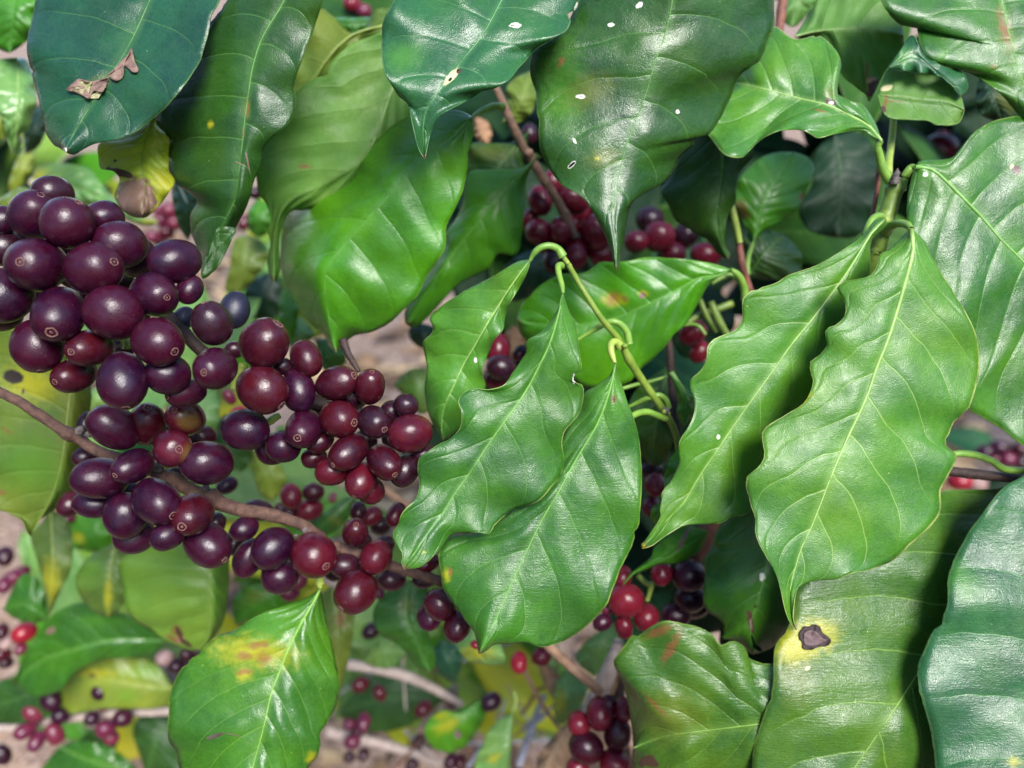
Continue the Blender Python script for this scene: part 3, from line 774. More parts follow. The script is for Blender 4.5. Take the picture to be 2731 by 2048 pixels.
leaf('broad glossy heart-shaped leaf with dimpled lower half, centre of the picture',
     'E 1715,700 1690,830 1650,960 1600,1080 1520,1210 1450,1330 1370,1480 H 1290,180 1220,320 1130,510 1050,690 980,850 910,985',
     'E 1715,700 1680,780 1600,840 1530,885 1500,1000 1430,1100 1300,1400 H 1000,230 900,270 760,290 710,330 670,400 690,540 700,600 760,690 830,790 880,850 900,920 910,985',
     'E 1715,700 1740,790 1780,920 1830,1050 1860,1200 1870,1380 1865,1500 1860,1600 H 1850,230 1810,350 1740,500 1700,600 1660,700 1560,810 1450,890 1350,930 1270,945 1200,920 1100,925 1000,930 950,970 910,985',
     [.250, .252, .250, .244], 'mid', [('lime', 'E', 1680, 950, 150, 330, -20), ('rust', 'E', 1705, 915, 20, 42, 0), ('brown', 'E', 1705, 915, 9, 24, 0), ('lime', 'H', 960, 940, 120, 60, 0), ('rust', 'H', 740, 500, 16, 30, 0), ('yellow', 'H', 720, 520, 30, 50, 0)], dl=[.003, .004, .006], dr=[.003, .001, .006], nv=7, slope=.16, rough=.34, wave=.002, rib=10, quilt=.0012, streak=.3, edge=.5,
     stalk='E 1740,605 1715,580 1690,592 1690,640 1712,705', stalk_z=[.268, .264, .262], stalk_r=15, stalk_mat=M_STALKY, group=GT)
leaf('leaf with an orange-brown blotch, lying across behind the yellow-green shoot',
     'F 480,150 400,190 E 2212,200 2050,290 1900,360 1770,420 1600,470 1400,480 1250,470 1135,450',
     'F 480,150 420,130 340,110 200,90 E 2050,85 1900,80 1800,100 1700,110 1620,110 1540,170 1400,180 1280,240 1210,310 1150,380 1135,450',
     'F 480,150 360,230 300,330 220,470 150,530 100,600 0,700 E 1880,720 1800,810 1700,840 1580,850 1500,820 1400,700 1250,600 1160,540 1135,450',
     [.298, .302, .310, .318], 'bright', [('rust', 'E', 1705, 320, 55, 44, 30), ('yellow', 'E', 1700, 330, 90, 50, 0), ('yellow', 'E', 1880, 295, 40, 24, 0), ('tan', 'E', 1875, 305, 22, 18, 30), ('rust', 'E', 1770, 325, 30, 18, 0)], dl=[.0, -.003, .004], dr=[.004, .007], nv=9, slope=.1, quilt=.0012, rough=.30, rib=8, group=GT,
     stalk='F 480,150 530,190 560,260 572,330', stalk_z=[.302, .308], stalk_r=15)
leaf('blurred blue-green leaf in shade behind the arch of the shoot',
     'E 1400,50 1250,150 1100,300', 'E 1400,50 1230,40 1100,100 1050,200 1100,320', 'E 1400,50 1320,250 1220,310 1120,340 1100,320', [.40, .395, .40], 'deep', rib=0, group=GT)
leaf('murky dark leaf under the shoot, above the shadowed cherries',
     'E 2050,700 1980,900 1950,1100 1930,1290', 'E 2050,700 1850,850 1780,1000 1820,1150 1880,1260 1930,1310', 'E 2050,700 2100,950 2060,1150 2000,1290 1930,1310', [.325, .32, .322], 'dark', [('olive', 'E', 2000, 1200, 120, 120, 0)], rough=.45, spec=.3, rib=4, group=GT)
leaf('narrow folded green leaf close to the dark upright twig',
     'j 1600,1080 1720,1250 1780,1420 1750,1600', 'j 1600,1080 1650,1200 1690,1350 1680,1500 1750,1620', 'j 1600,1080 1720,1180 1830,1320 1850,1450 1750,1620', [.298, .295, .296], 'bright', rough=.38, rib=5, group=GT)
leaf('dim green leaf low behind the crossing stalks, right of the spotted leaf',
     'o 340,1620 500,1400 700,1200', 'o 340,1620 300,1400 330,1200 500,1150 700,1200', 'o 340,1620 550,1640 800,1640 880,1500 850,1350 700,1200', [.345, .34, .345], 'dark', rough=.42, rib=4, group=GT)
leaf('upright leaf in shade with a bluish stalk and one orange-brown fleck',
     'o 400,1280 440,1150 480,950 600,700 800,390', 'o 400,1280 360,1180 290,1060 230,900 240,700 400,500 600,400 800,390', 'o 400,1280 560,1130 750,1020 850,920 930,750 1000,550 930,440 800,390', [.340, .338, .345], 'bright', [('rust', 'o', 880, 830, 36, 60, -20), ('rust', 'o', 300, 950, 60, 120, 20)], rough=.38, rib=5, vein=.3, group=GT,
     stalk='o 340,1600 350,1450 385,1320 402,1275', stalk_z=[.335, .34], stalk_r=10)
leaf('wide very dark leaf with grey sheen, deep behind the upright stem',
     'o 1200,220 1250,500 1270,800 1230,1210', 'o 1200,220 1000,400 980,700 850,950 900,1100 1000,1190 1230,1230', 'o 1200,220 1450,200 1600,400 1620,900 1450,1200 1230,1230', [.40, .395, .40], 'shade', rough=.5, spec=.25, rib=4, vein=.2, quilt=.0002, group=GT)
leaf('pale shaded leaf corner behind the reddish twig at the top',
     'C 830,-60 900,20 960,60', 'C 830,-60 770,80 850,160 960,60', 'C 830,-60 960,-40 990,20 960,60', [.37, .365, .37], 'under', rough=.5, rib=4, group=GT)
# left edge
leaf('soft green leaf cut by the edge, beside the torn leaf',
     'A 120,-150 80,50 60,310', 'A 120,-150 -100,-50 -80,200 0,290 60,310', 'A 120,-150 220,-50 205,120 175,220 110,280 60,310', [.345, .34, .345], 'bright', rough=.36, rib=4, group=GT)
leaf('shiny sunlit leaf at the edge with a white glare, under the soft green leaf',
     'A 100,340 110,500 100,700 75,905', 'A 100,340 -60,380 -60,600 20,690 40,800 75,905', 'A 100,340 170,370 215,560 200,660 165,770 125,790 130,850 75,905', [.36, .352, .358], 'pale', rough=.24, rib=4, dl=-.004, dr=.008, group=GT)
leaf('yellow scrap of leaf at the very edge', 'A -60,600 0,720 20,825', 'A -60,600 -100,700 -60,820 20,830', 'A -60,600 20,660 42,780 20,830', [.40, .395, .40], 'yellow', rib=0, group=GT)
leaf('slender upright yellow-green leaf edge-on beside the sandy ground', 'A 185,840 140,980 90,1160', 'A 185,840 110,920 50,1100 90,1170', 'A 185,840 205,950 160,1060 90,1170', [.47, .465, .47], 'yellow', rib=0, group=GT)
leaf('olive leaf margin poking out above the purple bunch', 'c 300,760 100,860 -150,930', 'c 300,760 200,735 0,840 -150,880', 'c 300,760 280,900 100,1000 -150,1000', [.37, .365, .37], 'olive', rib=0, group=GT)
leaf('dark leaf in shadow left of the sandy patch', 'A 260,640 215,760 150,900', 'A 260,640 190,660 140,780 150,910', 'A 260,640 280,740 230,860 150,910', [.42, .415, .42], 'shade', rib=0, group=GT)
leaf('sunlit leaf turning yellow at one end, behind the top of the purple bunch',
     'c 330,620 550,680 800,760 1000,860 1250,1000 1550,1090', 'c 330,620 370,530 500,500 700,510 880,560 980,680 1100,820 1250,960 1400,1020 1550,1060', 'c 330,620 280,700 420,790 700,880 900,910 1100,940 1250,1050 1400,1110 1550,1090',
     [.43, .425, .43], 'pale', [('yellow', 'c', 380, 620, 120, 120, 0), ('cream', 'c', 300, 690, 70, 60, 0), ('yellow', 'c', 1450, 1070, 150, 40, 5)], rough=.36, rib=0, quilt=.0025, group=GT)
leaf('yellowing leaf with a large withered brown lower half',
     'c 1530,30 1450,200 1400,450 1420,700 1400,1000', 'c 1530,30 1300,170 1100,270 975,310 970,430 990,550 1110,572 1180,650 1150,750 1130,830 1200,950 1300,1020 1400,1035', 'c 1530,30 1570,130 1660,230 1670,350 1660,560 1720,670 1650,800 1550,930 1450,1020 1400,1035',
     [.272, .270, .268], 'lemon', [('lime', 'c', 1420, 200, 260, 130, 25), ('yellow', 'c', 1600, 680, 130, 160, 30), ('umber', 'c', 1340, 850, 222, 235, 0), ('brown', 'c', 1180, 590, 160, 36, -14), ('tan', 'c', 1240, 900, 90, 90, 30), ('black', 'c', 1135, 475, 16, 16, 0)], dl=.006, dr=.004, trans=.4, rough=.45, rib=3, quilt=.001, edge=.2, group=GT)
leaf('big yellow-green leaf with one round black spot, behind the bare grey twig',
     'D 430,700 415,860 400,1000 370,1250 320,1450 250,1600 G 180,280', 'D 430,700 300,600 0,480 -250,700 -350,1000 -300,1350 -100,1550 0,1570 G 60,160 130,200 155,260 180,290', 'D 430,700 530,830 530,1000 500,1150 460,1290 440,1430 350,1540 290,1590 G 240,190 200,240 180,290',
     [.312, .310, .318], 'olive', [('olive', 'D', 450, 1150, 120, 500, 5), ('yellow', 'D', 200, 830, 210, 130, -10), ('black', 'D', 80, 785, 68, 44, -15), ('brown', 'D', 138, 872, 9, 18, 0), ('rust', 'D', 40, 1100, 50, 8, -30), ('lime', 'D', 200, 1300, 260, 200, 0), ('rust', 'D', 10, 1465, 34, 20, 0)], trans=.35, rough=.48, spec=.3, nv=9, vein=.25, rib=7, edge=.2, dl=-.004, dr=.012, group=GT)
leaf('narrow olive leaf tip pointing down below the black-spotted leaf', 'G 300,130 310,400 300,600 290,760', 'G 300,130 230,230 180,290 220,430 270,620 290,760', 'G 300,130 400,200 430,330 420,480 340,650 290,760', [.42, .415, .42], 'olive', [('yellow', 'G', 300, 560, 60, 160, 0)], under=True, rough=.55, rib=6, group=GT)
leaf('backlit yellow-green leaf with rotted brown tip under the lower bunch',
     'G 1240,300 1238,500 1245,700 1230,880 1170,965', 'G 1240,300 1000,310 820,370 700,450 720,600 740,700 780,780 900,850 1000,920 1100,960 1170,965', 'G 1240,300 1340,350 1350,550 1330,750 1290,850 1230,930 1170,965',
     [.362, .36, .368], 'limey', [('lime', 'G', 1300, 600, 60, 300, 0), ('rust', 'G', 1048, 855, 40, 66, 20), ('brown', 'G', 1058, 862, 18, 48, 25), ('brown', 'G', 1092, 915, 44, 14, -30), ('pink', 'G', 1060, 900, 34, 24, 0), ('rust', 'G', 1010, 890, 60, 18, -25)], trans=.35, rough=.4, nv=7, quilt=.002, rib=6, vein=.3, dr=.015, group=GT)
leaf('greener leaf half hidden behind the backlit leaf', 'G 680,330 660,450 640,600 640,770', 'G 680,330 520,420 450,530 470,640 560,740 640,770', 'G 680,330 760,450 750,600 710,720 640,770', [.42, .415, .42], 'olive', [('lime', 'G', 520, 480, 120, 160, 0), ('yellow', 'G', 640, 640, 30, 120, 0)], rough=.45, rib=5, group=GT)
leaf('small blue-green leaf lying over the dark twig end, low at the edge', 'G 290,790 150,690 20,720', 'G 290,790 260,620 200,530 120,530 20,720', 'G 290,790 180,800 80,775 20,720', [.47, .465, .47], 'mid', rough=.35, rib=0, group=GT)
leaf('broad blurred leaf reflecting blue sky, low on the shrub', 'G 1000,910 700,900 450,960 250,1020 80,1160', 'G 1000,910 850,790 700,740 500,680 330,740 200,900 130,1020 80,1160', 'G 1000,910 850,1000 600,1020 450,1090 350,1200 200,1240 80,1160', [.47, .462, .47], 'mid', [('lime', 'G', 620, 790, 220, 50, 0), ('tan', 'G', 300, 850, 34, 22, 30)], rough=.25, rib=4, dl=-.004, group=GT)
leaf('dark leaf end below the sky-blue blurred leaf', 'G 380,1120 250,1180 100,1250 -80,1290', 'G 380,1120 200,1150 50,1130 -80,1190 -80,1290', 'G 380,1120 360,1250 290,1350 100,1400 -80,1380 -80,1290', [.50, .495, .50], 'dark', rough=.45, rib=0, group=GT)
leaf('mottled yellow leaf stretched flat over the pale twig', 'G 1020,1190 800,1160 600,1130 500,1110 330,1130', 'G 1020,1170 900,1030 780,1010 730,958 660,970 560,1000 450,1050 330,1130', 'G 1020,1200 950,1300 800,1310 600,1310 420,1340 350,1260 330,1130', [.50, .495, .50], 'yellow', [('olive', 'G', 450, 1250, 160, 90, 0), ('lime', 'G', 750, 1240, 80, 60, 0), ('yellow', 'G', 560, 1100, 140, 30, 0), ('brown', 'G', 545, 1115, 22, 14, 0), ('lime', 'G', 850, 1090, 150, 60, 0)], rough=.42, rib=4, group=GT)
leaf('glossy leaf with yellow and rust blotches and a slit hole, bottom centre-left',
     'G 1890,600 1850,680 1780,800 1700,960 1650,1090 1600,1220 1560,1400 1520,1550 1490,1659 1470,1800 1480,1950',
     'G 1890,600 1800,660 1640,710 1500,770 1380,850 1280,880 1190,960 1180,990 1130,1010 1060,1090 1020,1160 1000,1250 995,1350 990,1420 1000,1500 1040,1570 1060,1659 1120,1760 1250,1880 1400,1940 1480,1950',
     'G 1890,600 1905,680 1925,800 1950,900 1975,1010 1995,1120 2000,1200 1985,1280 1940,1380 1890,1450 1890,1520 1870,1590 1830,1640 1780,1720 1700,1820 1600,1900 1480,1950',
     [.276, .270, .264, .260], 'grass', [('yellow', 'G', 1500, 975, 300, 110, -5), ('lime', 'G', 1600, 830, 230, 160, 30), ('yellow', 'G', 1440, 1110, 60, 50, 0), ('rust', 'G', 1515, 935, 90, 26, 5), ('rust', 'G', 1560, 1010, 56, 52, 20), ('rust', 'G', 1450, 1000, 70, 28, 0), ('rust', 'G', 1440, 1095, 60, 20, 10), ('hole', 'G', 1265, 1472, 62, 13, 18), ('hole', 'G', 1370, 1462, 60, 5, -12), ('yellow', 'G', 1840, 1600, 40, 50, 0)],
     dl=[.002, .004, .012], dr=[.006, .010, .006], nv=9, slope=.22, quilt=.0016, rough=.26, rib=11, group=GT, stalk='G 1890,500 1885,560 1890,605', stalk_z=[.289, .285], stalk_r=13, stalk_mat=M_STALKY)
leaf('blurred green leaf beside the stalk of the rust-blotched leaf', 'G 1720,560 1550,650 1390,810', 'G 1720,560 1600,570 1450,590 1370,680 1390,810', 'G 1720,560 1700,690 1560,770 1390,815', [.42, .415, .42], 'bright', [('olive', 'G', 1500, 640, 120, 60, 20)], rough=.4, rib=0, group=GT)
leaf('hazy olive leaf standing behind the rust-blotched leaf', 'G 1960,580 2000,800 1990,1000 2000,1230', 'G 1960,580 1850,700 1850,1000 2000,1230', 'G 1960,580 2095,640 2090,780 2060,1000 2000,1240', [.40, .395, .40], 'olive', [('rust', 'G', 2010, 780, 40, 60, 0)], rough=.45, rib=3, group=GT)
leaf('mid green leaf hanging under the brown branch by three cherries', 'H 500,550 480,750 540,900 620,1100', 'H 500,550 400,590 300,700 290,800 340,880 420,920 500,1000 560,1070 620,1100', 'H 500,550 600,570 610,700 600,820 640,950 655,1040 620,1100', [.37, .365, .37], 'mid', [('olive', 'H', 480, 700, 60, 60, 0)], rough=.45, rib=3, group=GT)
leaf('small pale leaf above the long grey twig', 'H 480,980 350,960 225,1030', 'H 480,970 400,900 320,910 225,1030', 'H 480,985 400,1065 300,1065 225,1030', [.48, .475, .48], 'pale', rough=.4, rib=0, group=GT)
leaf('small dark blue-green leaf hanging over the end of the grey twig', 'H 680,900 740,1030 770,1160', 'H 680,900 630,1000 680,1110 770,1160', 'H 680,900 800,950 805,1060 770,1160', [.47, .465, .47], 'deep', rib=0, rough=.4, group=GT)
leaf('light yellow-green leaf edge below the heart-shaped leaf', 'H 880,820 900,950 960,1045', 'H 870,810 770,900 800,980 850,1030 960,1048', 'H 880,820 1000,880 1050,960 1060,1040 960,1048', [.37, .365, .37], 'pale', [('yellow', 'H', 900, 980, 120, 60, 0)], rough=.4, rib=0, group=GT)
leaf('large dark teal leaf deep in shade under the grey twig', 'H 720,1230 400,1240 80,1330', 'H 720,1230 550,1150 350,1110 180,1210 80,1330', 'H 720,1240 600,1350 400,1440 200,1430 80,1340', [.60, .595, .60], 'dark', rib=0, rough=.5, group=GT)
leaf('ragged yellow-streaked leaf with nibbled edge over the litter', 'H 935,1250 820,1350 740,1460 740,1570', 'H 935,1250 820,1300 760,1330 690,1320 610,1380 590,1460 640,1540 740,1575', 'H 935,1250 950,1350 890,1450 830,1530 740,1575', [.46, .455, .46], 'bright', [('yellow', 'H', 720, 1410, 100, 50, 25), ('hole', 'H', 785, 1460, 22, 28, 0), ('pale' if False else 'yellow', 'H', 690, 1350, 60, 26, 15)], rough=.42, rib=0, group=GT)
leaf('upright pale leaf underside rising beside the dry twigs', 'H 1110,1330 1100,1420 1090,1540 1050,1760', 'H 1110,1330 1000,1400 930,1520 880,1659 950,1760 1050,1780', 'H 1110,1330 1108,1450 1095,1600 1085,1720 1050,1780', [.42, .415, .42], 'pale', [('yellow', 'H', 1000, 1600, 60, 30, 30)], rough=.45, rib=3, group=GT, stalk='H 1118,1210 1128,1270 1111,1332', stalk_z=[.425, .42], stalk_r=7, stalk_mat=M_STALKY)
leaf('faded yellow-green leaf between the tan branch and the dry twigs', 'H 1425,1070 1430,1200 1400,1400', 'H 1425,1070 1370,1150 1350,1270 1360,1390 1400,1405', 'H 1425,1070 1545,1150 1535,1250 1460,1350 1400,1405', [.44, .435, .44], 'pale', [('yellow', 'H', 1390, 1280, 50, 110, 0)], rough=.45, rib=0, group=GT)
leaf('pale grey-green leaf hanging by the fork of the tan branch', 'H 1730,790 1640,920 1590,1120', 'H 1730,790 1580,880 1485,990 1530,1075 1590,1120', 'H 1730,790 1750,900 1710,1000 1650,1090 1590,1120', [.43, .425, .43], 'pale', [('lime', 'H', 1650, 1000, 40, 60, 0)], rough=.3, rib=0, group=GT)
leaf('blue-glossed leaf over the sandy soil, low at the bottom edge', 'G 350,1530 500,1600 850,1710', 'G 350,1530 450,1500 600,1520 720,1580 850,1710', 'G 350,1530 280,1620 250,1720 600,1830 850,1710', [.56, .555, .56], 'mid', rough=.25, rib=5, group=GT)
leaf('dark round-ended leaf beside the sandy soil', 'G 1040,1370 930,1480 860,1720', 'G 1030,1350 830,1360 785,1450 830,1600 860,1720', 'G 1040,1370 1080,1500 1080,1700 860,1725', [.54, .535, .54], 'dark', rough=.45, rib=0, group=GT)
leaf('faint green leaf top under the twin hanging bunch', 'G 680,1430 560,1500 470,1590', 'G 680,1430 560,1420 470,1500 470,1590', 'G 680,1430 690,1530 600,1590 470,1595', [.60, .595, .60], 'mid', rough=.4, rib=0, group=GT)
for lab, a, b, c, z, pal, sp in (
    ('light green leaf glimpsed below the purple bunch', 'D 1230,850 1180,1020 1170,1210', 'D 1230,850 1100,900 1080,1100 1170,1210', 'D 1230,850 1290,900 1280,1100 1170,1210', .44, 'pale', ()),
    ('bright leaf sliver between the black-spotted leaf and the purple bunch', 'D 640,830 580,900 520,1010', 'D 640,830 560,850 500,920 520,1010', 'D 640,830 650,900 600,980 520,1010', .44, 'pale', ()),
    ('dark leaf below the leftmost cherry of the middle bunch', 'D 1330,1000 1350,1200 1420,1350', 'D 1330,1000 1270,1080 1280,1250 1420,1350', 'D 1330,1000 1480,1150 1480,1280 1420,1350', .46, 'dark', ()),
    ('lime green leaf in the gap under the middle bunch', 'D 1480,1210 1570,1350 1610,1520', 'D 1480,1210 1500,1380 1540,1480 1610,1520', 'D 1480,1210 1610,1260 1690,1390 1610,1520', .47, 'yellow', ()),
    ('leaf with a silvery margin in the gap above the lower branch', 'g 1290,265 1100,420 950,560 790,660', 'g 1290,265 1150,300 1000,420 850,500 790,660', 'g 1290,265 1250,420 1150,560 950,670 790,660', .38, 'mid', (('olive', 'g', 1100, 520, 120, 60, -30),)),
    ('small bright leaf above the middle bunch, near the folded leaf', 'e 930,-20 950,120 860,300', 'e 930,-20 830,80 820,220 860,300', 'e 930,-20 1060,130 1010,220 860,300', .42, 'pale', ()),
    ('teal leaf behind the upper cherries of the middle bunch', 'e 1070,200 1200,330 1260,510', 'e 1070,200 1110,400 1150,500 1260,520', 'e 1070,200 1250,200 1360,320 1370,430 1260,520', .42, 'mid', ()),
    ('blurred olive leaf over grey soil, right of the middle bunch', 'E 640,740 530,820 405,835', 'E 640,740 520,735 450,780 405,835', 'E 640,740 640,950 560,1000 470,900 405,835', .42, 'olive', (('lime', 'E', 540, 850, 100, 80, 0),)),
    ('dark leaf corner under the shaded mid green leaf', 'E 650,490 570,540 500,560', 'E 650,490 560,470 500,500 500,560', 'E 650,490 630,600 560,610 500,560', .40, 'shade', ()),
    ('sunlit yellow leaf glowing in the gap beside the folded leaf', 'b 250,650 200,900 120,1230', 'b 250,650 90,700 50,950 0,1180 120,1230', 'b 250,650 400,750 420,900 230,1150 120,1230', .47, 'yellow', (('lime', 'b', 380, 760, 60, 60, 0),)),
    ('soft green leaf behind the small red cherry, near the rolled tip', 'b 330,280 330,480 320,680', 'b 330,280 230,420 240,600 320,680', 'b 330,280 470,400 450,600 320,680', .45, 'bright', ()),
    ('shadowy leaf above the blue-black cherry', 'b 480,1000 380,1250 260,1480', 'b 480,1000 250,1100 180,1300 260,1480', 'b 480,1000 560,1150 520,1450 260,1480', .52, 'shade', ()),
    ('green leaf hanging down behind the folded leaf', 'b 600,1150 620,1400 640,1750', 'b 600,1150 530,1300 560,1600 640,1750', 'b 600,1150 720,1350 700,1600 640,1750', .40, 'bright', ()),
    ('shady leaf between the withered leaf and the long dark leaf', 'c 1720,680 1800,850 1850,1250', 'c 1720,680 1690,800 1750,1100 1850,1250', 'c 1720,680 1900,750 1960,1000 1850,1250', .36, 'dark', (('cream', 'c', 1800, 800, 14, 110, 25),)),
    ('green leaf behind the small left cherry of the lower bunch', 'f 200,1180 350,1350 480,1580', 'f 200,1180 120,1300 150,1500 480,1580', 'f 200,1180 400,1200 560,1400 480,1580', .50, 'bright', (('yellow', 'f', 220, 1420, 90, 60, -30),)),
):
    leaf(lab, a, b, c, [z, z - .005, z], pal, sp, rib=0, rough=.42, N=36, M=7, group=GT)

for lab, a, b, c, z in (  # dark leaves with shade in their colour, put in to black out gaps
    ('added shade-coloured leaf in the gap between the scarred leaf and the ribbed leaf', 'I 430,780 600,960 760,1180', 'I 430,780 420,950 520,1100 760,1180', 'I 430,780 700,820 860,1000 760,1180', .325),
    ('added shade-coloured leaf behind the blackish purple pair of cherries', 'k 900,1300 1250,1500 1560,1720', 'k 900,1300 900,1600 1200,1800 1560,1720', 'k 900,1300 1300,1250 1600,1450 1560,1720', .372),
    ('shade-coloured leaf behind the crossing stalks and the shadowed red cherry', 'j 1650,250 1850,600 1950,950', 'j 1650,250 1560,500 1700,900 1950,950', 'j 1650,250 2050,250 2250,600 1950,950', .40),
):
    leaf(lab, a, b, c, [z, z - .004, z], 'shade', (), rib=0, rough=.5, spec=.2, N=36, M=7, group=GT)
# ------------------------------------------------------------------ leaves deep inside the bush
R = random.Random(11)
DG = 'dim leaves deep inside the bush'
MD = [leaf_mat("inner_leaf_%d" % i, p_, (), rough=.55, vein=.25, spec=.15) for i, p_ in enumerate(('shade', 'shade', 'shade', 'deep', 'dark'))]  # mostly shade palette: gloom of the bush carried by leaf colour


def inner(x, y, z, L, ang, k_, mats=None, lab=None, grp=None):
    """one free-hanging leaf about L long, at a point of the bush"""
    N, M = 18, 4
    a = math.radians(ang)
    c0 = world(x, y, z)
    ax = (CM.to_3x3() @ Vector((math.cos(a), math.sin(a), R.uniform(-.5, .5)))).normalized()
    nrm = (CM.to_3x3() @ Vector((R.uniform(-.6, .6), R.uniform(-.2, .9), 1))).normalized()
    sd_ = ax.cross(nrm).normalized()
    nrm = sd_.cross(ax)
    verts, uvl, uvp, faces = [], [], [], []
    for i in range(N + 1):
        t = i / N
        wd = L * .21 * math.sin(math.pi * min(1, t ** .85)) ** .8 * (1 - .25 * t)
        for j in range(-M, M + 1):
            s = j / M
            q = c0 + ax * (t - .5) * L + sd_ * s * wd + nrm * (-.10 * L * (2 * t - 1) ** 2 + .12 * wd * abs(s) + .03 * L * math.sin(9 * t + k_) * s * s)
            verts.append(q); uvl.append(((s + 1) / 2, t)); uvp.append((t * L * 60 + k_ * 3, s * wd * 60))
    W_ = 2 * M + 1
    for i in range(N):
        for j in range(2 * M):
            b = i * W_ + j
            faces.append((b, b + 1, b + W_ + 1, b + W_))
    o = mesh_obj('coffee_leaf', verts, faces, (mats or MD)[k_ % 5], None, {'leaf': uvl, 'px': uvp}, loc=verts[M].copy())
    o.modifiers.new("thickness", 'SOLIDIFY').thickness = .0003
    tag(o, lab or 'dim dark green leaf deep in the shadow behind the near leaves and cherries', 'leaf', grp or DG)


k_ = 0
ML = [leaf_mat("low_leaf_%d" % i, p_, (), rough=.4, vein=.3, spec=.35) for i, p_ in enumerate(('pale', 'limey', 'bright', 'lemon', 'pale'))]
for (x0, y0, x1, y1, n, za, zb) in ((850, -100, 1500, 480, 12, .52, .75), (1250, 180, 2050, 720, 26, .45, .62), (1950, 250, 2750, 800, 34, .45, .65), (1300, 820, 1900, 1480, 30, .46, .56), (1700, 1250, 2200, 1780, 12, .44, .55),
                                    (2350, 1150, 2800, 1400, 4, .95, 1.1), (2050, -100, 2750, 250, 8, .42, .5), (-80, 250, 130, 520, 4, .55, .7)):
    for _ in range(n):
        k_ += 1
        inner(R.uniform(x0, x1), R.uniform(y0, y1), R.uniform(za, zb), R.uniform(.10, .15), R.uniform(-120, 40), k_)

for (x0, y0, x1, y1, n, za, zb) in ((40, 1400, 560, 1700, 12, .62, .78), (560, 1230, 900, 1480, 9, .55, .66), (620, 1500, 1020, 1760, 6, .6, .7), (330, 1780, 650, 2080, 3, .66, .75), (880, 1700, 1300, 2050, 9, .66, .8), (0, 1650, 420, 2000, 6, .68, .8), (1050, 1500, 1400, 1900, 6, .6, .75), (1200, 1750, 1560, 2080, 4, .62, .75), (100, 380, 330, 560, 3, .6, .75), (200, 900, 700, 1250, 7, .5, .62), (640, 560, 900, 900, 7, .55, .7)):
    for _ in range(n):
        k_ += 1
        inner(R.uniform(x0, x1), R.uniform(y0, y1), R.uniform(za, zb), R.uniform(.10, .14), R.uniform(-150, 60), k_, ML, 'blurred green leaf low in the shrub behind the cherry bunches', 'blurred leaves low in the shrub')
# ------------------------------------------------------------------ coffee cherries
def cherry_mat(name, a, b, c, rough=0.36, patch=None):
    m, T = new_mat(name)
    tc = T.n('ShaderNodeTexCoord').outputs['Object']
    rv = T.n('ShaderNodeObjectInfo').outputs['Random']
    off = T.n('ShaderNodeCombineXYZ')
    for i, k_ in enumerate((37.0, 71.0, 13.0)):
        T.set(off.inputs[i], T.m('MULTIPLY', rv, k_))
    v = T.vm('ADD', tc, off.outputs[0])
    n1 = T.noise(v, 1.1, 3, 0.55, 0.4)
    col = T.mix(T.mr(n1, 0.34, 0.66), a, b)
    col = T.mix(T.mr(rv, 0.3, 1.0, 0.0, 0.55), col, c)
    z = T.sep(tc)[2]
    col = T.mix(T.m('MULTIPLY', T.mr(z, 0.2, 1.0), 0.35), col, c)          # redder round the navel end
    col = T.mix(T.mr(T.noise(v, 9.0, 5, 0.7), 0.45, 0.8, 0, 0.28), col, tuple(x * .45 for x in a))
    if patch:
        col = T.mix(T.mr(T.vm('DISTANCE', tc, (0.45, 0.5, 0.55)), 0.35, 0.75, 0.8, 0.0), col, patch)
    dots = T.m('MULTIPLY', T.mr(T.voro(v, 7.0), 0.05, 0.085, 1, 0), T.m('GREATER_THAN', T.noise(v, 5.0, 0), 0.52))
    col = T.mix(T.m('MULTIPLY', dots, 0.42), col, (0.34, 0.22, 0.22))
    scar = T.mr(T.noise(v, 1.7, 6, 0.72), 0.655, 0.70)
    col = T.mix(T.m('MULTIPLY', scar, 0.55), col, (0.075, 0.036, 0.024))
    # waxy bloom, wiped off in patches
    bl = T.m('MULTIPLY', T.mr(T.noise(v, 2.0, 5, 0.65, 0.6), 0.40, 0.75), 0.07)
    pr = T.n('ShaderNodeBsdfPrincipled')
    T.set(pr.inputs['Base Color'], T.mix(bl, col, (0.07, 0.05, 0.14)))
    T.set(pr.inputs['Roughness'], T.m('ADD', T.mr(T.noise(v, 2.6, 4), 0.3, 0.7, rough - .13, rough - .02), T.m('ADD', T.m('MULTIPLY', bl, .5), T.m('MULTIPLY', scar, .25))))
    pr.inputs['Specular IOR Level'].default_value = 0.36
    pr.inputs['Subsurface Weight'].default_value = 0.0
    g = T.m('ADD', T.noise(v, 16.0, 3), T.m('MULTIPLY', T.noise(v, 3.0, 3), 1.4))
    T.set(pr.inputs['Normal'], T.bump(g, 0.08, 0.05))
    out = T.n('ShaderNodeOutputMaterial')
    T.set(out.inputs[0], pr.outputs[0])
    return m


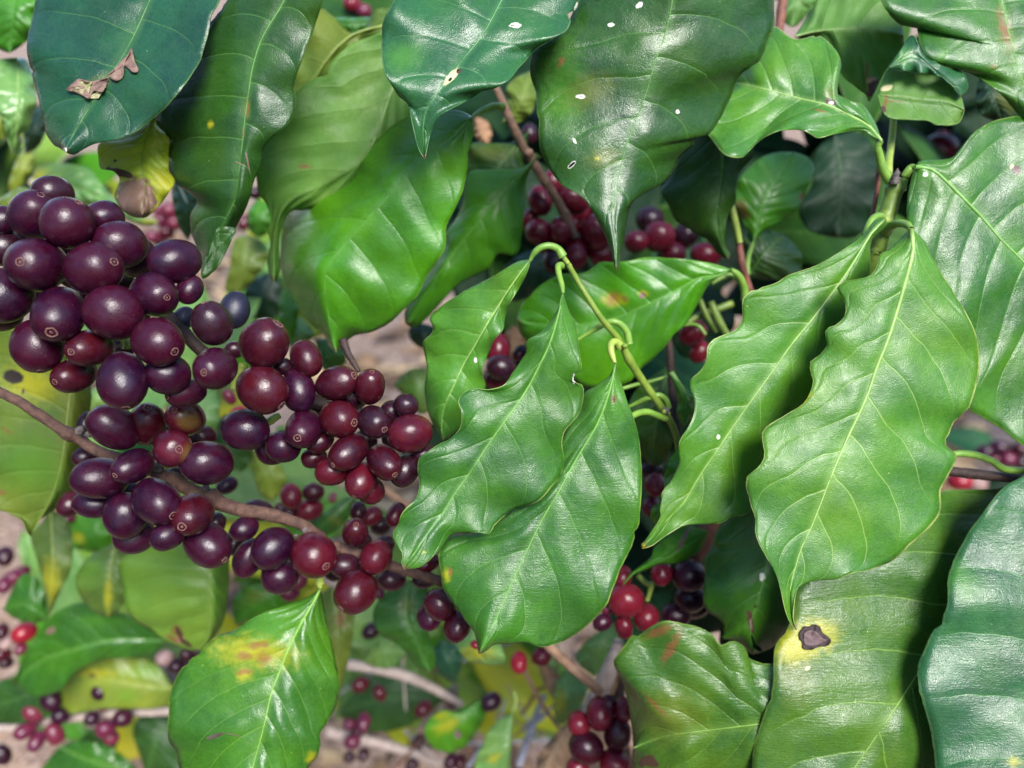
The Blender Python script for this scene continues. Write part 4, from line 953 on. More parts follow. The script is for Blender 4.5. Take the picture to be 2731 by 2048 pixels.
CM_ = {'p': cherry_mat("cherry_purple", (0.012, 0.0012, 0.010), (0.025, 0.0015, 0.010), (0.040, 0.0018, 0.009), .37),
       'm': cherry_mat("cherry_maroon", (0.022, 0.0019, 0.006), (0.040, 0.0024, 0.006), (0.054, 0.003, 0.006), .34),
       'r': cherry_mat("cherry_red", (0.042, 0.0026, 0.009), (0.066, 0.0035, 0.008), (0.085, 0.0045, 0.009), .32),
       'k': cherry_mat("cherry_pink_red", (0.105, 0.012, 0.030), (0.070, 0.008, 0.030), (0.14, 0.018, 0.028), .34),
       'b': cherry_mat("cherry_blueblack", (0.012, 0.012, 0.030), (0.008, 0.008, 0.016), (0.015, 0.012, 0.03), .5),
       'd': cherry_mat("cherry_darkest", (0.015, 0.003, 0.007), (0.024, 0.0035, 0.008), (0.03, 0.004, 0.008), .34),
       'g': cherry_mat("cherry_mottled", (0.062, 0.004, 0.011), (0.036, 0.004, 0.012), (0.085, 0.006, 0.010), .30, (0.11, 0.065, 0.014)),
       's': cherry_mat("cherry_crimson", (0.080, 0.004, 0.012), (0.120, 0.005, 0.014), (0.15, 0.008, 0.014), .32),
      'w': cherry_mat("cherry_greyed", (0.30, 0.20, 0.17), (0.2, 0.12, 0.12), (0.34, 0.2, 0.16), .5),
       'v': cherry_mat("cherry_bright", (0.19, 0.007, 0.018), (0.24, 0.010, 0.016), (0.27, 0.014, 0.024), .26)}
M_RING = plain_mat("navel_ring", (0.26, 0.135, 0.10), (0.11, 0.045, 0.038), 0.55, 12, 0.4, 0.03)
M_PIT = plain_mat("navel_pit", (0.022, 0.006, 0.010), (0.045, 0.014, 0.016), 0.5, 20, 0.4, 0.03)


def cherry_mesh(seed):
    bm = bmesh.new()
    nu, nv = 32, 22
    rows = []
    for i in range(1, nv):
        th = math.pi * i / nv
        row = []
        for j in range(nu):
            ph = 2 * math.pi * j / nu
            r = math.sin(th) ** .94 * (1 + .018 * math.cos(2 * ph + seed) * math.sin(th))
            z = math.cos(th)
            if z > .9: z = .9 + (z - .9) * .75
            d = 1 + .036 * noise.noise((math.sin(th) * math.cos(ph) * 1.3 + seed * 5, math.sin(th) * math.sin(ph) * 1.3, z * 1.3))
            row.append(bm.verts.new((r * math.cos(ph) * d, r * math.sin(ph) * d, z * d)))
        rows.append(row)
    top = bm.verts.new((0, 0, .965)); bot = bm.verts.new((0, 0, -1.0))
    for j in range(nu):
        bm.faces.new((top, rows[0][j], rows[0][(j + 1) % nu]))
        bm.faces.new((bot, rows[-1][(j + 1) % nu], rows[-1][j]))
    for a, b in zip(rows, rows[1:]):
        for j in range(nu):
            bm.faces.new((a[j], b[j], b[(j + 1) % nu], a[(j + 1) % nu]))
    me = bpy.data.meshes.new("coffee_cherry")
    bm.to_mesh(me); bm.free()
    me.polygons.foreach_set("use_smooth", [True] * len(me.polygons))
    return me


def navel_mesh(seed):
    rr = random.Random(seed)
    verts, faces, fm = [], [], []
    nu = 22
    prof = [(.235, .93), (.21, .982), (.18, 1.0), (.155, .985), (.13, .945), (.08, .94), (.06, .985), (.025, .978)]
    for r, z in prof:
        for j in range(nu):
            a = 2 * math.pi * j / nu
            q = r * (1 + .22 * noise.noise((math.cos(a) * 1.5 + seed * 3, math.sin(a) * 1.5, 0)))
            verts.append((q * math.cos(a), q * math.sin(a), z + rr.uniform(-.012, .012)))
    for i in range(len(prof) - 1):
        for j in range(nu):
            faces.append((i * nu + j, i * nu + (j + 1) % nu, (i + 1) * nu + (j + 1) % nu, (i + 1) * nu + j))
            fm.append(0 if i in (1, 2, 6) else 1)
    faces.append(tuple(range((len(prof) - 1) * nu, len(prof) * nu))); fm.append(1)
    me = bpy.data.meshes.new("navel")
    me.from_pydata(verts, [], faces)
    me.materials.append(M_RING); me.materials.append(M_PIT)
    me.polygons.foreach_set("material_index", fm)
    me.polygons.foreach_set("use_smooth", [True] * len(faces))
    return me


BASE = [cherry_mesh(s) for s in range(5)]
CMESH = {}
NAVEL = [navel_mesh(s) for s in range(4)]
ALLC = []
CR = random.Random(4)


def cherry_obj(tone, idx, loc, axis, r, L, label, group, navel=True):
    key = (tone, idx % 5)
    if key not in CMESH:
        me = BASE[idx % 5].copy()
        me.materials.append(CM_[tone])
        CMESH[key] = me
    o = bpy.data.objects.new('coffee_cherry', CMESH[key])
    COL.objects.link(o)
    q = Vector((0, 0, 1)).rotation_difference(axis) @ Matrix.Rotation(CR.uniform(0, 6.28), 3, 'Z').to_quaternion()
    o.matrix_world = Matrix.LocRotScale(loc, q, Vector((r * CR.uniform(.965, 1.035), r * CR.uniform(.965, 1.035), r * L)))
    tag(o, label, 'coffee cherry', group)
    if navel:
        nv = bpy.data.objects.new('navel', NAVEL[idx % 4])
        COL.objects.link(nv)
        nv.parent = o
        k_ = CR.uniform(.75, 1.12)
        nv.scale = (k_, k_ * CR.uniform(.85, 1.1), 1)
        nv.location = (CR.uniform(-.05, .05), CR.uniform(-.05, .05), CR.uniform(-.018, 0))
        nv.rotation_euler = (CR.uniform(-.06, .06), CR.uniform(-.06, .06), CR.uniform(0, 6))
    return o


def bunch(group, z0, text, navel=True, pack=.88, swell=1.01):
    """one line per cherry, front ones first: tile cx cy r R angle navel(x y | -) tone[@z] | label"""
    placed = []
    for line in text.strip().split('\n'):
        spec, lab = line.split('|')
        f = spec.split()
        t = TILES[f[0]]
        cx, cy = t[0] + float(f[1]) * t[2], t[1] + float(f[2]) * t[2]
        r, Rr = float(f[3]) * t[2] * swell, float(f[4]) * t[2] * swell
        ang = math.radians(float(f[5]))
        if f[6] == '-':
            nav, tone = None, f[7]
        else:
            nav, tone = (t[0] + float(f[6]) * t[2], t[1] + float(f[7]) * t[2]), f[8]
        zmin = z0
        if '@' in tone:
            tone, zs = tone.split('@')
            zmin = float(zs)
        z = zmin
        rm = (r + Rr) / 2
        for (px_, py_, pr_, pz_) in placed:
            d = math.hypot(cx - px_, cy - py_)
            for _ in range(2):
                R1, R2 = rm * z / FPX, pr_ * pz_ / FPX
                dm = d * (z + pz_) / 2 / FPX
                need = pack * (R1 + R2)
                if dm < need:
                    z = max(z, pz_ + math.sqrt(need * need - dm * dm) * .95)
        placed.append((cx, cy, rm, z))
        rad = r * z / FPX
        if nav:
            dx, dy = nav[0] - cx, -(nav[1] - cy)
            d = math.hypot(dx, dy)
            st = min(.97, d / Rr)
            ct = math.sqrt(1 - st * st)
            ax = Vector((dx / max(d, 1e-6) * st, dy / max(d, 1e-6) * st, ct))
        else:
            st = .96
            ax = Vector((math.cos(ang) * st, math.sin(ang) * st, -.28))
        ct2 = ax.z * ax.z
        L = 1.08
        if st > .3:
            q = (Rr / r) ** 2 - ct2
            L = math.sqrt(max(q, 0)) / st if q > 0 else 1.0
        L = min(1.42, max(1.0, L))
        loc = world(cx, cy, z)
        view = (loc - CM.translation).normalized()
        # axis is meant relative to the line of sight to this cherry
        qv = Vector((0, 0, -1)).rotation_difference((CM.to_3x3().inverted() @ view))
        axis = (CM.to_3x3() @ (qv @ ax)).normalized()
        ALLC.append(cherry_obj(tone, len(ALLC), loc, axis, rad, L, lab.strip(), group, navel))


bunch('cherries of the big purple bunch', .224, swell=.995, text="""
c 365 1497 270 282 0 270 1490 p | plump purple cherry with its navel facing out, nearest of the big bunch
c 925 1530 265 275 0 1090 1480 p | round purple cherry with its navel to the right, middle row of big bunch
d 1125 490 270 288 -20 1372 590 p | largest purple cherry, navel on its right rim, in the centre of the big bunch
d 580 510 248 280 0 515 660 p | purple cherry with a low navel and pinkish glint, below the plump one
d 1515 315 212 258 0 1615 335 p | purple cherry with a small ringed navel near its middle, under the bluish one
d 1555 780 238 252 -60 1697 885 p | dark round cherry with navel at lower right, beside the bare twig
d 885 840 185 268 20 712 882 m | reddish oval cherry with a pale ringed navel at its left end
c 665 1085 243 255 60 770 880 p | smooth round cherry in the top row with a faint navel above
c 330 1010 222 248 30 400 830 p | purple cherry near the top with its navel turned up
d 1210 1165 238 290 -90 1225 1430 p | egg-shaped violet cherry hanging lowest in the big bunch, navel down
d 375 820 240 268 -70 385 1078 p | dusky cherry at the lower left rim of the big bunch with an orange fleck
d 730 1110 168 240 -170 560 1180 m | wine-pink oval cherry tucked low between the dusky one and the egg-shaped one
D 1270 735 122 142 15 1222 752 p | oval cherry with a tidy pale ring, lower end of the big bunch by the twig
D 1250 470 118 136 100 1205 345 d | glossy dark egg-shaped cherry set apart beside the blue-black one
d 1650 1100 198 215 0 - p | bluish violet cherry under the round one with lower right navel
d 1830 1280 145 240 -170 1622 1312 p | dim oval cherry with a pale nub at its left tip, lowest right of the bunch
c 1720 1460 212 256 15 - p | purple-blue oval cherry at the upper right of the big bunch, no navel showing
c 1180 1300 230 258 0 - p | wrinkled dark blue-purple cherry behind the middle row
c 1030 1030 165 182 10 - p | purple cherry with a violet glow behind the top row
D 1120 270 74 92 60 - p | creased purple cherry peeping out below the oval bluish one
c 1310 1400 205 225 -40 - p | dark cherry edge showing just behind the wrinkled one
c 520 790 176 190 0 - d | blackish cherry at the very top of the big bunch
c 30 1060 130 150 60 - p | purple cherry cut by the edge, beside the topmost ones
c 60 1330 190 210 0 - d | brownish dark cherry behind the plump one, at the edge
d 30 330 265 278 40 - p | big purple cherry half out of the picture at the edge, middle height
d -10 500 190 210 0 - m | reddish brown cherry under the half cut purple one
c 620 1310 150 160 0 - d@.262 | dark cherry deep in the big bunch, behind the plump one
c 1150 1640 150 160 0 - d@.262 | dark cherry deep in the big bunch, behind the largest one
d 820 300 140 150 0 - d@.262 | dark cherry deep in the big bunch between the middle row and the low navel one
d 330 250 130 140 0 - d@.262 | dark cherry deep in the big bunch near the edge
d 1180 850 120 130 0 - d@.264 | dark cherry deep in the big bunch beside the green stalk
d 1330 500 130 140 0 - d@.262 | dark cherry deep in the big bunch under the small ringed navel one
c 420 1260 150 160 0 - d@.262 | dark cherry deep in the big bunch under the top row
D 1385 390 85 112 80 - b@.262 | dried blue-black cherry above the gap
D 1085 440 62 74 60 - b@.266 | small blue-black cherry behind the bare twig
D 1385 625 52 60 0 - d@.266 | tiny dark cherry between the two bunches
""")
bunch('cherries of the middle bunch', .250, swell=1.04, text="""
e 570 240 222 246 40 712 55 m@.240 | brown-maroon round cherry with its navel turned up, topmost of the middle bunch
e 555 695 226 248 -30 737 845 m@.241 | biggest brown-maroon cherry with a shrivelled navel at lower right
e 960 1080 172 205 80 915 1170 p | oval purple cherry with a clear pink ringed navel facing out
e 1310 985 176 190 10 1437 1022 m | shiny maroon cherry with a bold pale ring at its right
e 1285 635 162 206 10 1450 575 m | brown-red oval cherry with navel at its right shoulder
e 2005 1130 186 214 10 - r | clear dark red cherry with a bright glint by the green leaf
e 385 1090 196 224 175 - p | pointed dark cherry hanging out at the left end of the middle bunch
e 1400 1310 160 204 25 1262 1420 m | reddish oval cherry with its navel at lower left
e 1750 1410 152 196 -75 1850 1520 m | slanting maroon oval cherry with a small low navel
e 985 390 148 182 110 - m | upright oval cherry with two glints, behind the largest pair
e 1650 1015 160 168 -30 1738 1078 d | dark chocolate cherry with a small rough navel and white glint
e 1610 670 142 186 110 1632 535 m | wine-red cherry at the upper right with its navel on top
e 905 705 160 212 100 - p | purple cherry partly behind the biggest one
e 1430 740 150 165 0 - d | brown cherry hidden behind the oval with the shoulder navel
e 1525 1590 142 178 -100 1458 1745 r | red egg-shaped cherry with a crusted lower tip
e 1240 1500 140 162 10 - r | red cherry with a pinkish glint low in the middle bunch
e 760 1255 160 168 0 - p | dark cherry with a thin scratch line, left under the ringed one
e 650 1280 150 160 0 - p | dark cherry edge behind the scratched one
e 1120 1200 112 140 40 - m | small maroon cherry between the ringed one and the reddish oval
e 1060 1365 104 122 20 - m | little maroon cherry lowest on the left side of the middle bunch
e 1950 1490 140 165 60 - d | dark shadowed cherry behind the slanting maroon oval
e 1965 850 112 120 0 - d | dim dark cherry at the upper right end of the middle bunch
e 1830 915 112 120 0 - d | nearly black cherry behind the chocolate one
e 755 470 84 96 0 - d | dark cherry in the crack behind the upright oval
e 2140 1340 110 130 0 - d | black-looking cherry in shade against the hanging leaf
e 1080 850 110 120 0 - d@.285 | dark cherry deep in the middle bunch under the shoulder navel one
e 1560 1200 110 120 0 - d@.285 | dark cherry deep in the middle bunch under the chocolate one
e 1840 1180 100 110 0 - d@.285 | dark cherry deep in the middle bunch left of the clear red one
g 1420 205 132 150 -40 - r | bright wine-red cherry under the egg-shaped one with the crusted tip
g 1310 420 80 100 90 - m@.31 | blurred dull red cherry hanging below the middle bunch
""")
bunch('cherries of the lower left bunch', .252, swell=1.05, text="""
f 1145 540 180 212 -15 1190 557 g | red cherry with a green-brown patch and a scarred navel, in front on the branch
f 570 330 196 256 -35 - p | big dark oval cherry with two glints above the branch
f 755 710 160 202 20 608 785 p | purple oval cherry over the branch with a hollow black navel
f 990 1060 210 242 -25 1130 1190 p | speckled purple cherry with a pale ringed navel at lower right
f 430 830 200 252 0 - p | large violet cherry at the left of the lower bunch with a bluish glint
f 1480 680 206 242 0 - p | plump magenta-purple cherry right above the branch
f 1340 1180 186 212 -100 1270 1275 m | wine-red speckled cherry below the branch with its navel facing out
f 680 1200 186 218 -80 - p | dark violet cherry with a brown crescent at its base
f 1275 235 165 206 30 1190 170 g | cracked red cherry with a brown scab near its navel
f 890 300 166 196 90 900 170 m | maroon cherry with a greenish cap around its navel
f 1485 1480 196 242 -80 1640 1650 p | long purple cherry hanging lowest from the branch, left of the next cluster
f 360 1085 130 180 170 - p | flattened dark cherry under the large violet one
f 770 1400 166 188 10 - p | dusky cherry hanging under the crescent-marked one
f 1090 1400 136 156 20 - p | small round dark cherry at the bottom of the lower left bunch
f 300 615 108 130 20 - d@.285 | dark cherry behind the branch on its lower side
f 300 290 84 110 80 - d@.29 | dark sliver of cherry behind the big oval with two glints
f 140 1080 108 132 60 - m@.30 | small blurred dark cherry at the far left under the spotted leaf
f 700 980 120 130 0 - d@.285 | dark cherry deep between the large violet and the speckled one
f 1120 330 110 120 0 - d@.285 | dark cherry deep behind the cracked and the greenish capped ones
f 1180 820 100 110 0 - d@.288 | dark cherry deep beside the branch under the red patched one
f 1440 420 110 125 0 - m@.285 | dim maroon cherry above the plump magenta one
f 1560 1280 100 115 60 - d@.285 | dark cherry close under the branch beside the wine-red speckled one
f 1680 900 80 100 30 - p@.33 | out of focus violet cherry under the plump magenta one
""")
bunch('cherries along the lower branch', .275, swell=1.08, text="""
g 870 850 202 210 0 1002 955 r | wine-red round cherry with a white ringed navel, over the blotched leaf's stalk
g 470 780 182 206 40 - p | frosted purple cherry just under the branch
g 1285 1210 190 208 -120 1150 1370 m | dark maroon cherry with a pointed lower end, hanging free
g 1485 870 148 162 60 - r | smooth deep red cherry against the branch
g 1280 630 122 186 0 1290 540 m | oval maroon cherry lying on the branch with a brown crack
g 230 880 132 200 -110 - p | slim purple cherry hanging beside the frosted one
g 540 1060 156 166 10 - p | round violet cherry below the frosted one
g 190 590 110 132 30 - p | dusky cherry under the branch, first of this cluster
g 1190 950 114 146 0 - d | dark cherry below the branch between the two red ones
g 2110 1335 140 155 -40 - m | maroon cherry at the edge of the heart-shaped leaf, upper of three
g 2010 1450 116 130 90 - p | round purple cherry with white glint, left of three below the leaf
l 1365 255 120 150 70 - m | red-purple oval cherry, lowest of three below the leaf
g 335 405 96 178 -15 - d@.30 | long dark cherry behind the branch
g 90 720 100 125 70 - d@.31 | dark cherry at the start of the cluster along the branch, behind the slim one
g 420 900 105 115 0 - d@.305 | dark cherry deep between the frosted and the slim one
g 660 930 100 110 0 - d@.305 | dark cherry deep behind the frosted and the white ringed one
g 1080 1010 90 100 0 - d@.32 | dark cherry deep beside the pointed one
g 1340 720 90 100 0 - m@.315 | dim maroon cherry behind the one lying on the branch
g 1560 760 90 105 40 - m@.315 | dim maroon cherry behind the smooth deep red one
g 1640 1090 104 130 0 - d@.31 | shadowed cherry below the branch near the leaf tip
g 1530 1105 70 84 60 - k@.36 | blurred pinkish cherry under the smooth deep red one
g 1510 1210 54 66 90 - k@.37 | second smaller blurred pink cherry under the smooth deep red one
g 730 1100 74 90 60 - k@.36 | blurred rosy cherry behind the round violet one
g 640 1210 82 92 20 - k@.36 | blurred rosy cherry touching the blotched leaf's margin
g 1680 450 86 146 65 - r@.29 | bright red cherry squeezed behind the bitten leaf's margin
g 1440 470 90 104 30 - s@.33 | soft purple cherry behind the branch, near the red one at the margin
g 1530 560 88 96 0 - d@.335 | greyish dark cherry below the soft purple one
g 1990 930 84 130 20 - r@.29 | red cherry glimpsed between the bitten leaf tip and the heart-shaped leaf
g 1960 1090 80 110 0 - d@.31 | dark cherry under the branch by the heart-shaped leaf
g 650 270 96 120 100 - s@.36 | blurred upright cherry of the trio behind the branch
g 870 230 88 98 0 - m@.365 | blurred dark cherry with a violet glint, right of the trio
g 835 400 106 122 20 - s@.35 | blurred round cherry, lowest of the trio behind the branch
g 650 430 92 110 0 - m@.365 | shadowed cherry beneath the trio behind the branch
g 560 390 50 90 -20 - r@.37 | small red wedge of cherry beside the trio
g 1060 285 36 66 80 - k@.44 | tiny pink cherry far behind the branch
l 1550 440 40 100 -10 - v@.33 | red sliver of cherry under the tip of the heart-shaped leaf
""")
bunch('shaded cherries behind the brown stem', .365, swell=1.08, text="""
i 940 1520 132 148 -150 880 1530 s | dark red cherry with a visible navel, centre of the shaded cluster
i 1250 1545 142 166 -70 - s | dark red cherry beside the long leaf tip
i 700 1235 112 140 110 - s | dark red cherry hugging the brown stem on its left
i 1030 1230 120 150 -30 - s | glossy red cherry just right of the brown stem
i 830 1060 92 120 100 - s | dark red cherry on the right side of the stem, topmost of the cluster
i 690 1540 118 124 0 - s | dark red cherry at the lower left of the shaded cluster
i 600 1410 80 100 60 - s | half hidden red cherry at the left edge of the shaded cluster
B 1480 1500 66 84 90 - s | shaded cherry under the navel-showing one, above the arching shoot
B 1640 1495 72 80 0 - s | shaded cherry next to the leaf tip, lowest of the cluster
B 1350 1540 58 70 90 - d | nearly black cherry by the arch of the shoot
i 600 580 74 90 100 - d@.40 | lone dark cherry beside the stem, well above the shaded cluster
i 640 160 50 70 60 - s@.42 | maroon cherry tip poking out beside the largest leaf
i 830 1690 116 126 0 - s | dark red cherry under the navel-showing one, near the arching shoot
i 1090 1690 118 124 0 - s | dark red cherry directly below the navel-showing one
i 1080 1360 100 110 0 - s@.385 | dim red cherry deep between the stem end and the leaf tip
i 1300 1340 96 110 0 - s@.385 | dim red cherry deep behind the narrowing leaf tip
i 1650 1640 104 112 0 - s@.39 | dim red cherry deep beside the round-glinting one
i 1870 1590 142 150 0 - s | red cherry with round glint, right of the long leaf tip
i 1780 1420 120 130 0 - d | very dark cherry above the round-glinting one
B 2055 1495 64 70 0 - s | duller red cherry right of the round-glinting one
B 2130 1385 70 84 60 - d | dark cherry against the hanging dark leaf
C 335 1500 64 86 -10 - s | red cherry under the hooked leaf tip
i 1960 1770 90 100 0 - d | dark cherry low beside the long leaf tip
a 1250 40 74 84 0 - s@.52 | blurred reddish cherry in the gap at the top
a 1370 110 62 70 0 - k@.52 | blurred pink cherry in the gap at the top
a 1290 150 60 70 0 - d@.54 | blurred dark cherry between the two at the top
""", navel=True)
bunch('cherries by the tips of the hanging leaves', .318, swell=1.06, text="""
k 435 1480 166 172 0 - s | pinkish red round cherry under the thin curled leaf tip
k 790 1210 104 122 80 - s | red cherry with a pale streak of light, beneath the striped leaf
k 1060 1235 152 162 0 - p | big dark purple cherry against the scarred leaf, upper of the pair
k 1070 1450 138 146 0 - p | blackish purple cherry against the scarred leaf, lower of the pair
m 1560 170 116 130 60 - s | red cherry over the rust-edged leaf
m 1340 270 80 106 -80 - s | drop-shaped cherry with a bright glint, hanging by the rust-edged leaf
m 1130 220 76 92 20 - p | purple cherry at the margin of the heart-shaped leaf, low right
m 1180 90 52 60 0 - k | small pink cherry at the margin of the heart-shaped leaf
m 1850 150 122 140 0 - p | dark cherry in shadow above the rust-edged leaf
m 2030 50 128 140 0 - d@.34 | black cherry lost in shadow by the scarred leaf
k 400 1250 92 110 60 - s | dark red cherry behind the thin curled leaf tip
k 725 340 96 116 90 - s@.33 | red cherry in the slot between the big hanging leaves
k 690 560 88 104 80 - s@.335 | lower dim red cherry in the slot between the big hanging leaves
k 690 200 90 110 0 - d@.34 | dark cherry at the top of the slot between the hanging leaves
j 1830 690 120 140 30 - s@.345 | shadowed red cherry behind the crossing stalks
j 1900 880 90 110 60 - s@.35 | dim cherry under the crossing stalks
E 1040 730 72 84 0 - d@.33 | dark cherry seen between the slim leaf and the bitten leaf
E 1020 620 72 90 80 - s@.34 | maroon cherry above the one between the slim and the bitten leaf
E 1150 645 38 50 60 - p@.345 | small violet cherry beside the bitten leaf
E 1010 800 56 64 0 - s@.34 | little maroon cherry low between the slim and the bitten leaf
C 1120 1690 40 50 0 - d@.42 | dark cherry below the wide dark leaf
n 1480 1290 120 140 0 - s@.50 | dark red cherry in deep shade above the edge leaf
n 1500 1180 50 60 0 - s@.52 | small crimson cherry in deep shade above the edge leaf
""")
bunch('cherries at the bottom by the dry leaf', .335, """
m 1110 1115 140 160 80 - s | glossy dark red cherry on top of the bottom bunch
m 1280 1320 132 162 60 1310 1195 m | dark oval cherry with its navel up, right of the bottom bunch
m 970 1450 152 172 -20 - m | big dark cherry in the middle of the bottom bunch
m 900 1220 112 124 -60 - s | red-rimmed cherry at the left of the bottom bunch
m 1250 1610 146 150 0 - s | dark red cherry cut by the bottom border
m 890 1640 100 112 0 - s | maroon cherry in the bottom bunch, cut by the border under the big dark one
m 1340 1080 92 120 90 - s | crimson cherry against the brownish green leaf
m 1200 1010 76 90 0 - m | nearly hidden dark cherry at the top of the bottom bunch
m 310 615 85 108 90 - v@.40 | bright scarlet cherry on its own under the heart-shaped leaf
m 530 560 90 98 0 - r@.40 | purple-red cherry beside the scarlet one
""")
bunch('small blurred cherries low on the shrub', .50, """
h 240 320 98 118 30 - v | blurred bright red cherry at the edge, largest of its cluster
h 75 420 58 76 50 - w | blurred greyish cherry below the bright red one
h 15 310 66 80 80 - m | blurred wine cherry cut by the edge, beside the bright red one
h 205 485 56 66 40 - k | blurred pink cherry under the bright red one
h 20 530 72 84 0 - r | blurred red cherry at the edge, under the greyish one
h 60 615 58 66 0 - d | blurred dark cherry lowest in the edge cluster
h 500 980 94 116 120 - p | blurred violet cherry on top of the ring of cherries above the soil
h 340 1105 88 112 -30 - k | blurred rose cherry at the upper left of the ring above the soil
h 595 1140 78 86 0 - p | blurred mauve cherry at the right of the ring above the soil
h 250 1280 78 116 30 - k | blurred long rose cherry at the left of the ring above the soil
h 540 1315 84 116 -60 - k | blurred rose cherry at the lower right of the ring above the soil
h 360 1385 74 120 70 - k | blurred rosy cherry at the bottom of the ring above the soil
h 985 890 88 96 100 - p | blurred dusky cherry topmost on the pale twig bunch
h 1030 1015 72 82 60 - k | blurred pink cherry second from the top on the pale twig bunch
h 930 1010 58 66 0 - p | blurred mauve cherry left of the pink one on the pale twig
h 905 1165 66 72 0 - p | blurred purple cherry at the left of the pale twig bunch
h 1210 1160 88 94 0 - p | blurred pinkish purple cherry at the right on the pale twig
h 1040 1265 88 96 0 - k | blurred red-violet cherry under the pale twig
h 1095 1350 72 82 -40 - k | blurred cherry lowest under the pale twig
h 25 1520 74 104 -60 - d | blurred dark cherry lying over the soil at the edge
h 1620 570 78 86 0 - w@.46 | brownish grey cherry in the shadow by the blotched leaf
h 1740 650 72 84 0 - d@.46 | dark cherry in the shadow by the blotched leaf
h 1850 540 58 84 -20 - m@.46 | maroon cherry in the shadow touching the blotched leaf
G 90 530 44 56 30 - k@.56 | blurred pale pink cherry near the edge, over the green leaf
G 135 500 34 44 30 - r@.56 | blurred red cherry next to the pale pink one
G 30 575 42 54 60 - k@.56 | blurred pink cherry at the edge under the pale pink one
G 30 410 46 60 90 - d@.55 | blurred dark violet cherry at the edge, above the pink ones
G 560 190 34 50 -50 - k@.58 | blurred pink cherry behind the lower left bunch
f 130 1215 60 80 10 - k@.50 | blurred pink cherry under the small dark one at the left
f 440 1260 50 66 40 - k@.56 | blurred pale pink cherry below the lower left bunch
l 410 830 74 88 20 - r@.55 | blurred crimson cherry under the grey twig
l 600 915 64 82 -60 - r@.55 | second blurred crimson cherry under the grey twig, a little lower
l 1030 1070 74 96 40 - r@.52 | blurred crimson cherry by the ragged leaf
l 440 1200 70 98 80 - k@.55 | blurred rose cherry, upper right of the four near the blotched leaf
l 300 1220 56 62 0 - k@.55 | blurred rose cherry, upper left of the four near the blotched leaf
l 330 1390 74 84 20 - k@.55 | blurred rose-violet cherry, lower of the four near the blotched leaf
l 380 1300 60 66 0 - m@.56 | blurred dark red cherry between the four near the blotched leaf
l 440 1520 56 66 60 - d@.55 | blurred purple cherry below the four near the blotched leaf
l 300 1545 52 60 0 - d@.56 | blurred dark cherry low near the blotched leaf
l 1300 1585 68 84 60 - p@.48 | blurred purple cherry at the bottom border under the ragged leaf
l 1390 1590 56 84 80 - m@.485 | blurred maroon cherry at the bottom border beside the purple one
l 920 1620 58 66 0 - d@.56 | blurred dark cherry at the bottom border over the litter
l 1695 1000 90 108 30 - p@.46 | purple cherry with a mauve glint on its own above the litter
l 520 300 80 104 30 - d@.50 | dark violet cherry in the gap under the branch
l 985 1390 56 84 60 - d@.55 | dark brownish cherry left of the ragged leaf
c 1670 960 80 88 0 - k@.62 | hazy coral cherry, top of the far cluster by the withered leaf
c 1720 1085 76 84 0 - k@.62 | hazy coral cherry at the right of the far cluster by the withered leaf
c 1500 1225 66 74 0 - k@.62 | hazy coral cherry at the lower left of the far cluster
c 1640 1175 70 78 0 - r@.63 | hazy red cherry low in the far cluster by the withered leaf
c 1580 1270 58 64 0 - k@.62 | hazy coral cherry lowest in the far cluster
c 1590 1060 62 70 0 - k@.63 | hazy coral cherry in the middle of the far cluster
c 1560 960 56 62 0 - k@.63 | hazy coral cherry at the upper left of the far cluster
b 185 530 58 84 80 - r@.55 | hazy red cherry beside the rolled leaf tip
b 300 240 60 74 0 - d@.45 | dark cherry in the nook beside the rolled leaf tip
e 230 770 60 110 -60 - k@.40 | blurred coral cherry under the biggest brown-maroon one, upper
e 320 920 64 90 20 - v@.41 | blurred coral cherry under the biggest brown-maroon one, lower
""", navel=False)
bunch('fallen fruit glow beyond the edge leaf', .75, """
F 2060 1200 46 54 0 - p | blurred mauve cherry in the bright gap at the edge, uppermost
F 1980 1225 42 50 0 - p | blurred violet cherry in the bright gap at the edge, to the left
F 2110 1270 46 54 0 - k | blurred magenta cherry in the bright gap, above the dark twig
F 2185 1210 40 50 0 - m | blurred maroon cherry in the bright gap at the border
F 2030 1270 40 46 0 - k | blurred pink cherry in the middle of the bright gap
F 2190 1290 38 44 0 - d | blurred dark cherry in the bright gap at the border, low
F 1830 1400 60 70 0 - v | blurred coral cherry under the dark twig
F 1930 1415 50 60 0 - w | blurred whitish cherry under the dark twig
""", navel=False)
# ------------------------------------------------------------------ branches, shoots and twigs
M_BARK = plain_mat("brown_bark", (0.120, 0.062, 0.042), (0.052, 0.028, 0.022), 0.62, 420, 0.8, 0.0008, 0.3, (1, 1, 1))
M_BARKD = plain_mat("dark_bark", (0.050, 0.028, 0.022), (0.024, 0.014, 0.012), 0.55, 400, 0.7, 0.0007, 0.3)
M_BARKL = plain_mat("tan_bark", (0.34, 0.205, 0.13), (0.20, 0.115, 0.075), 0.65, 220, 0.7, 0.0008, 0.25)
M_BROWN = plain_mat("brown_stem", (0.20, 0.115, 0.07), (0.085, 0.05, 0.035), 0.62, 380, 0.8, 0.0008, 0.3)
M_BARKP = plain_mat("pale_twig", (0.46, 0.37, 0.32), (0.30, 0.23, 0.20), 0.65, 160, 0.6, 0.0008, 0.25)
M_BARKG = plain_mat("grey_twig", (0.34, 0.33, 0.37), (0.20, 0.19, 0.23), 0.6, 160, 0.6, 0.0008, 0.3)
M_SHOOT = plain_mat("green_shoot", (0.155, 0.225, 0.030), (0.085, 0.150, 0.020), 0.42, 300, 0.4, 0.0004, 0.4)
M_SHOOTY = plain_mat("yellow_shoot", (0.18, 0.25, 0.032), (0.10, 0.17, 0.02), 0.4, 260, 0.35, 0.0004, 0.4)
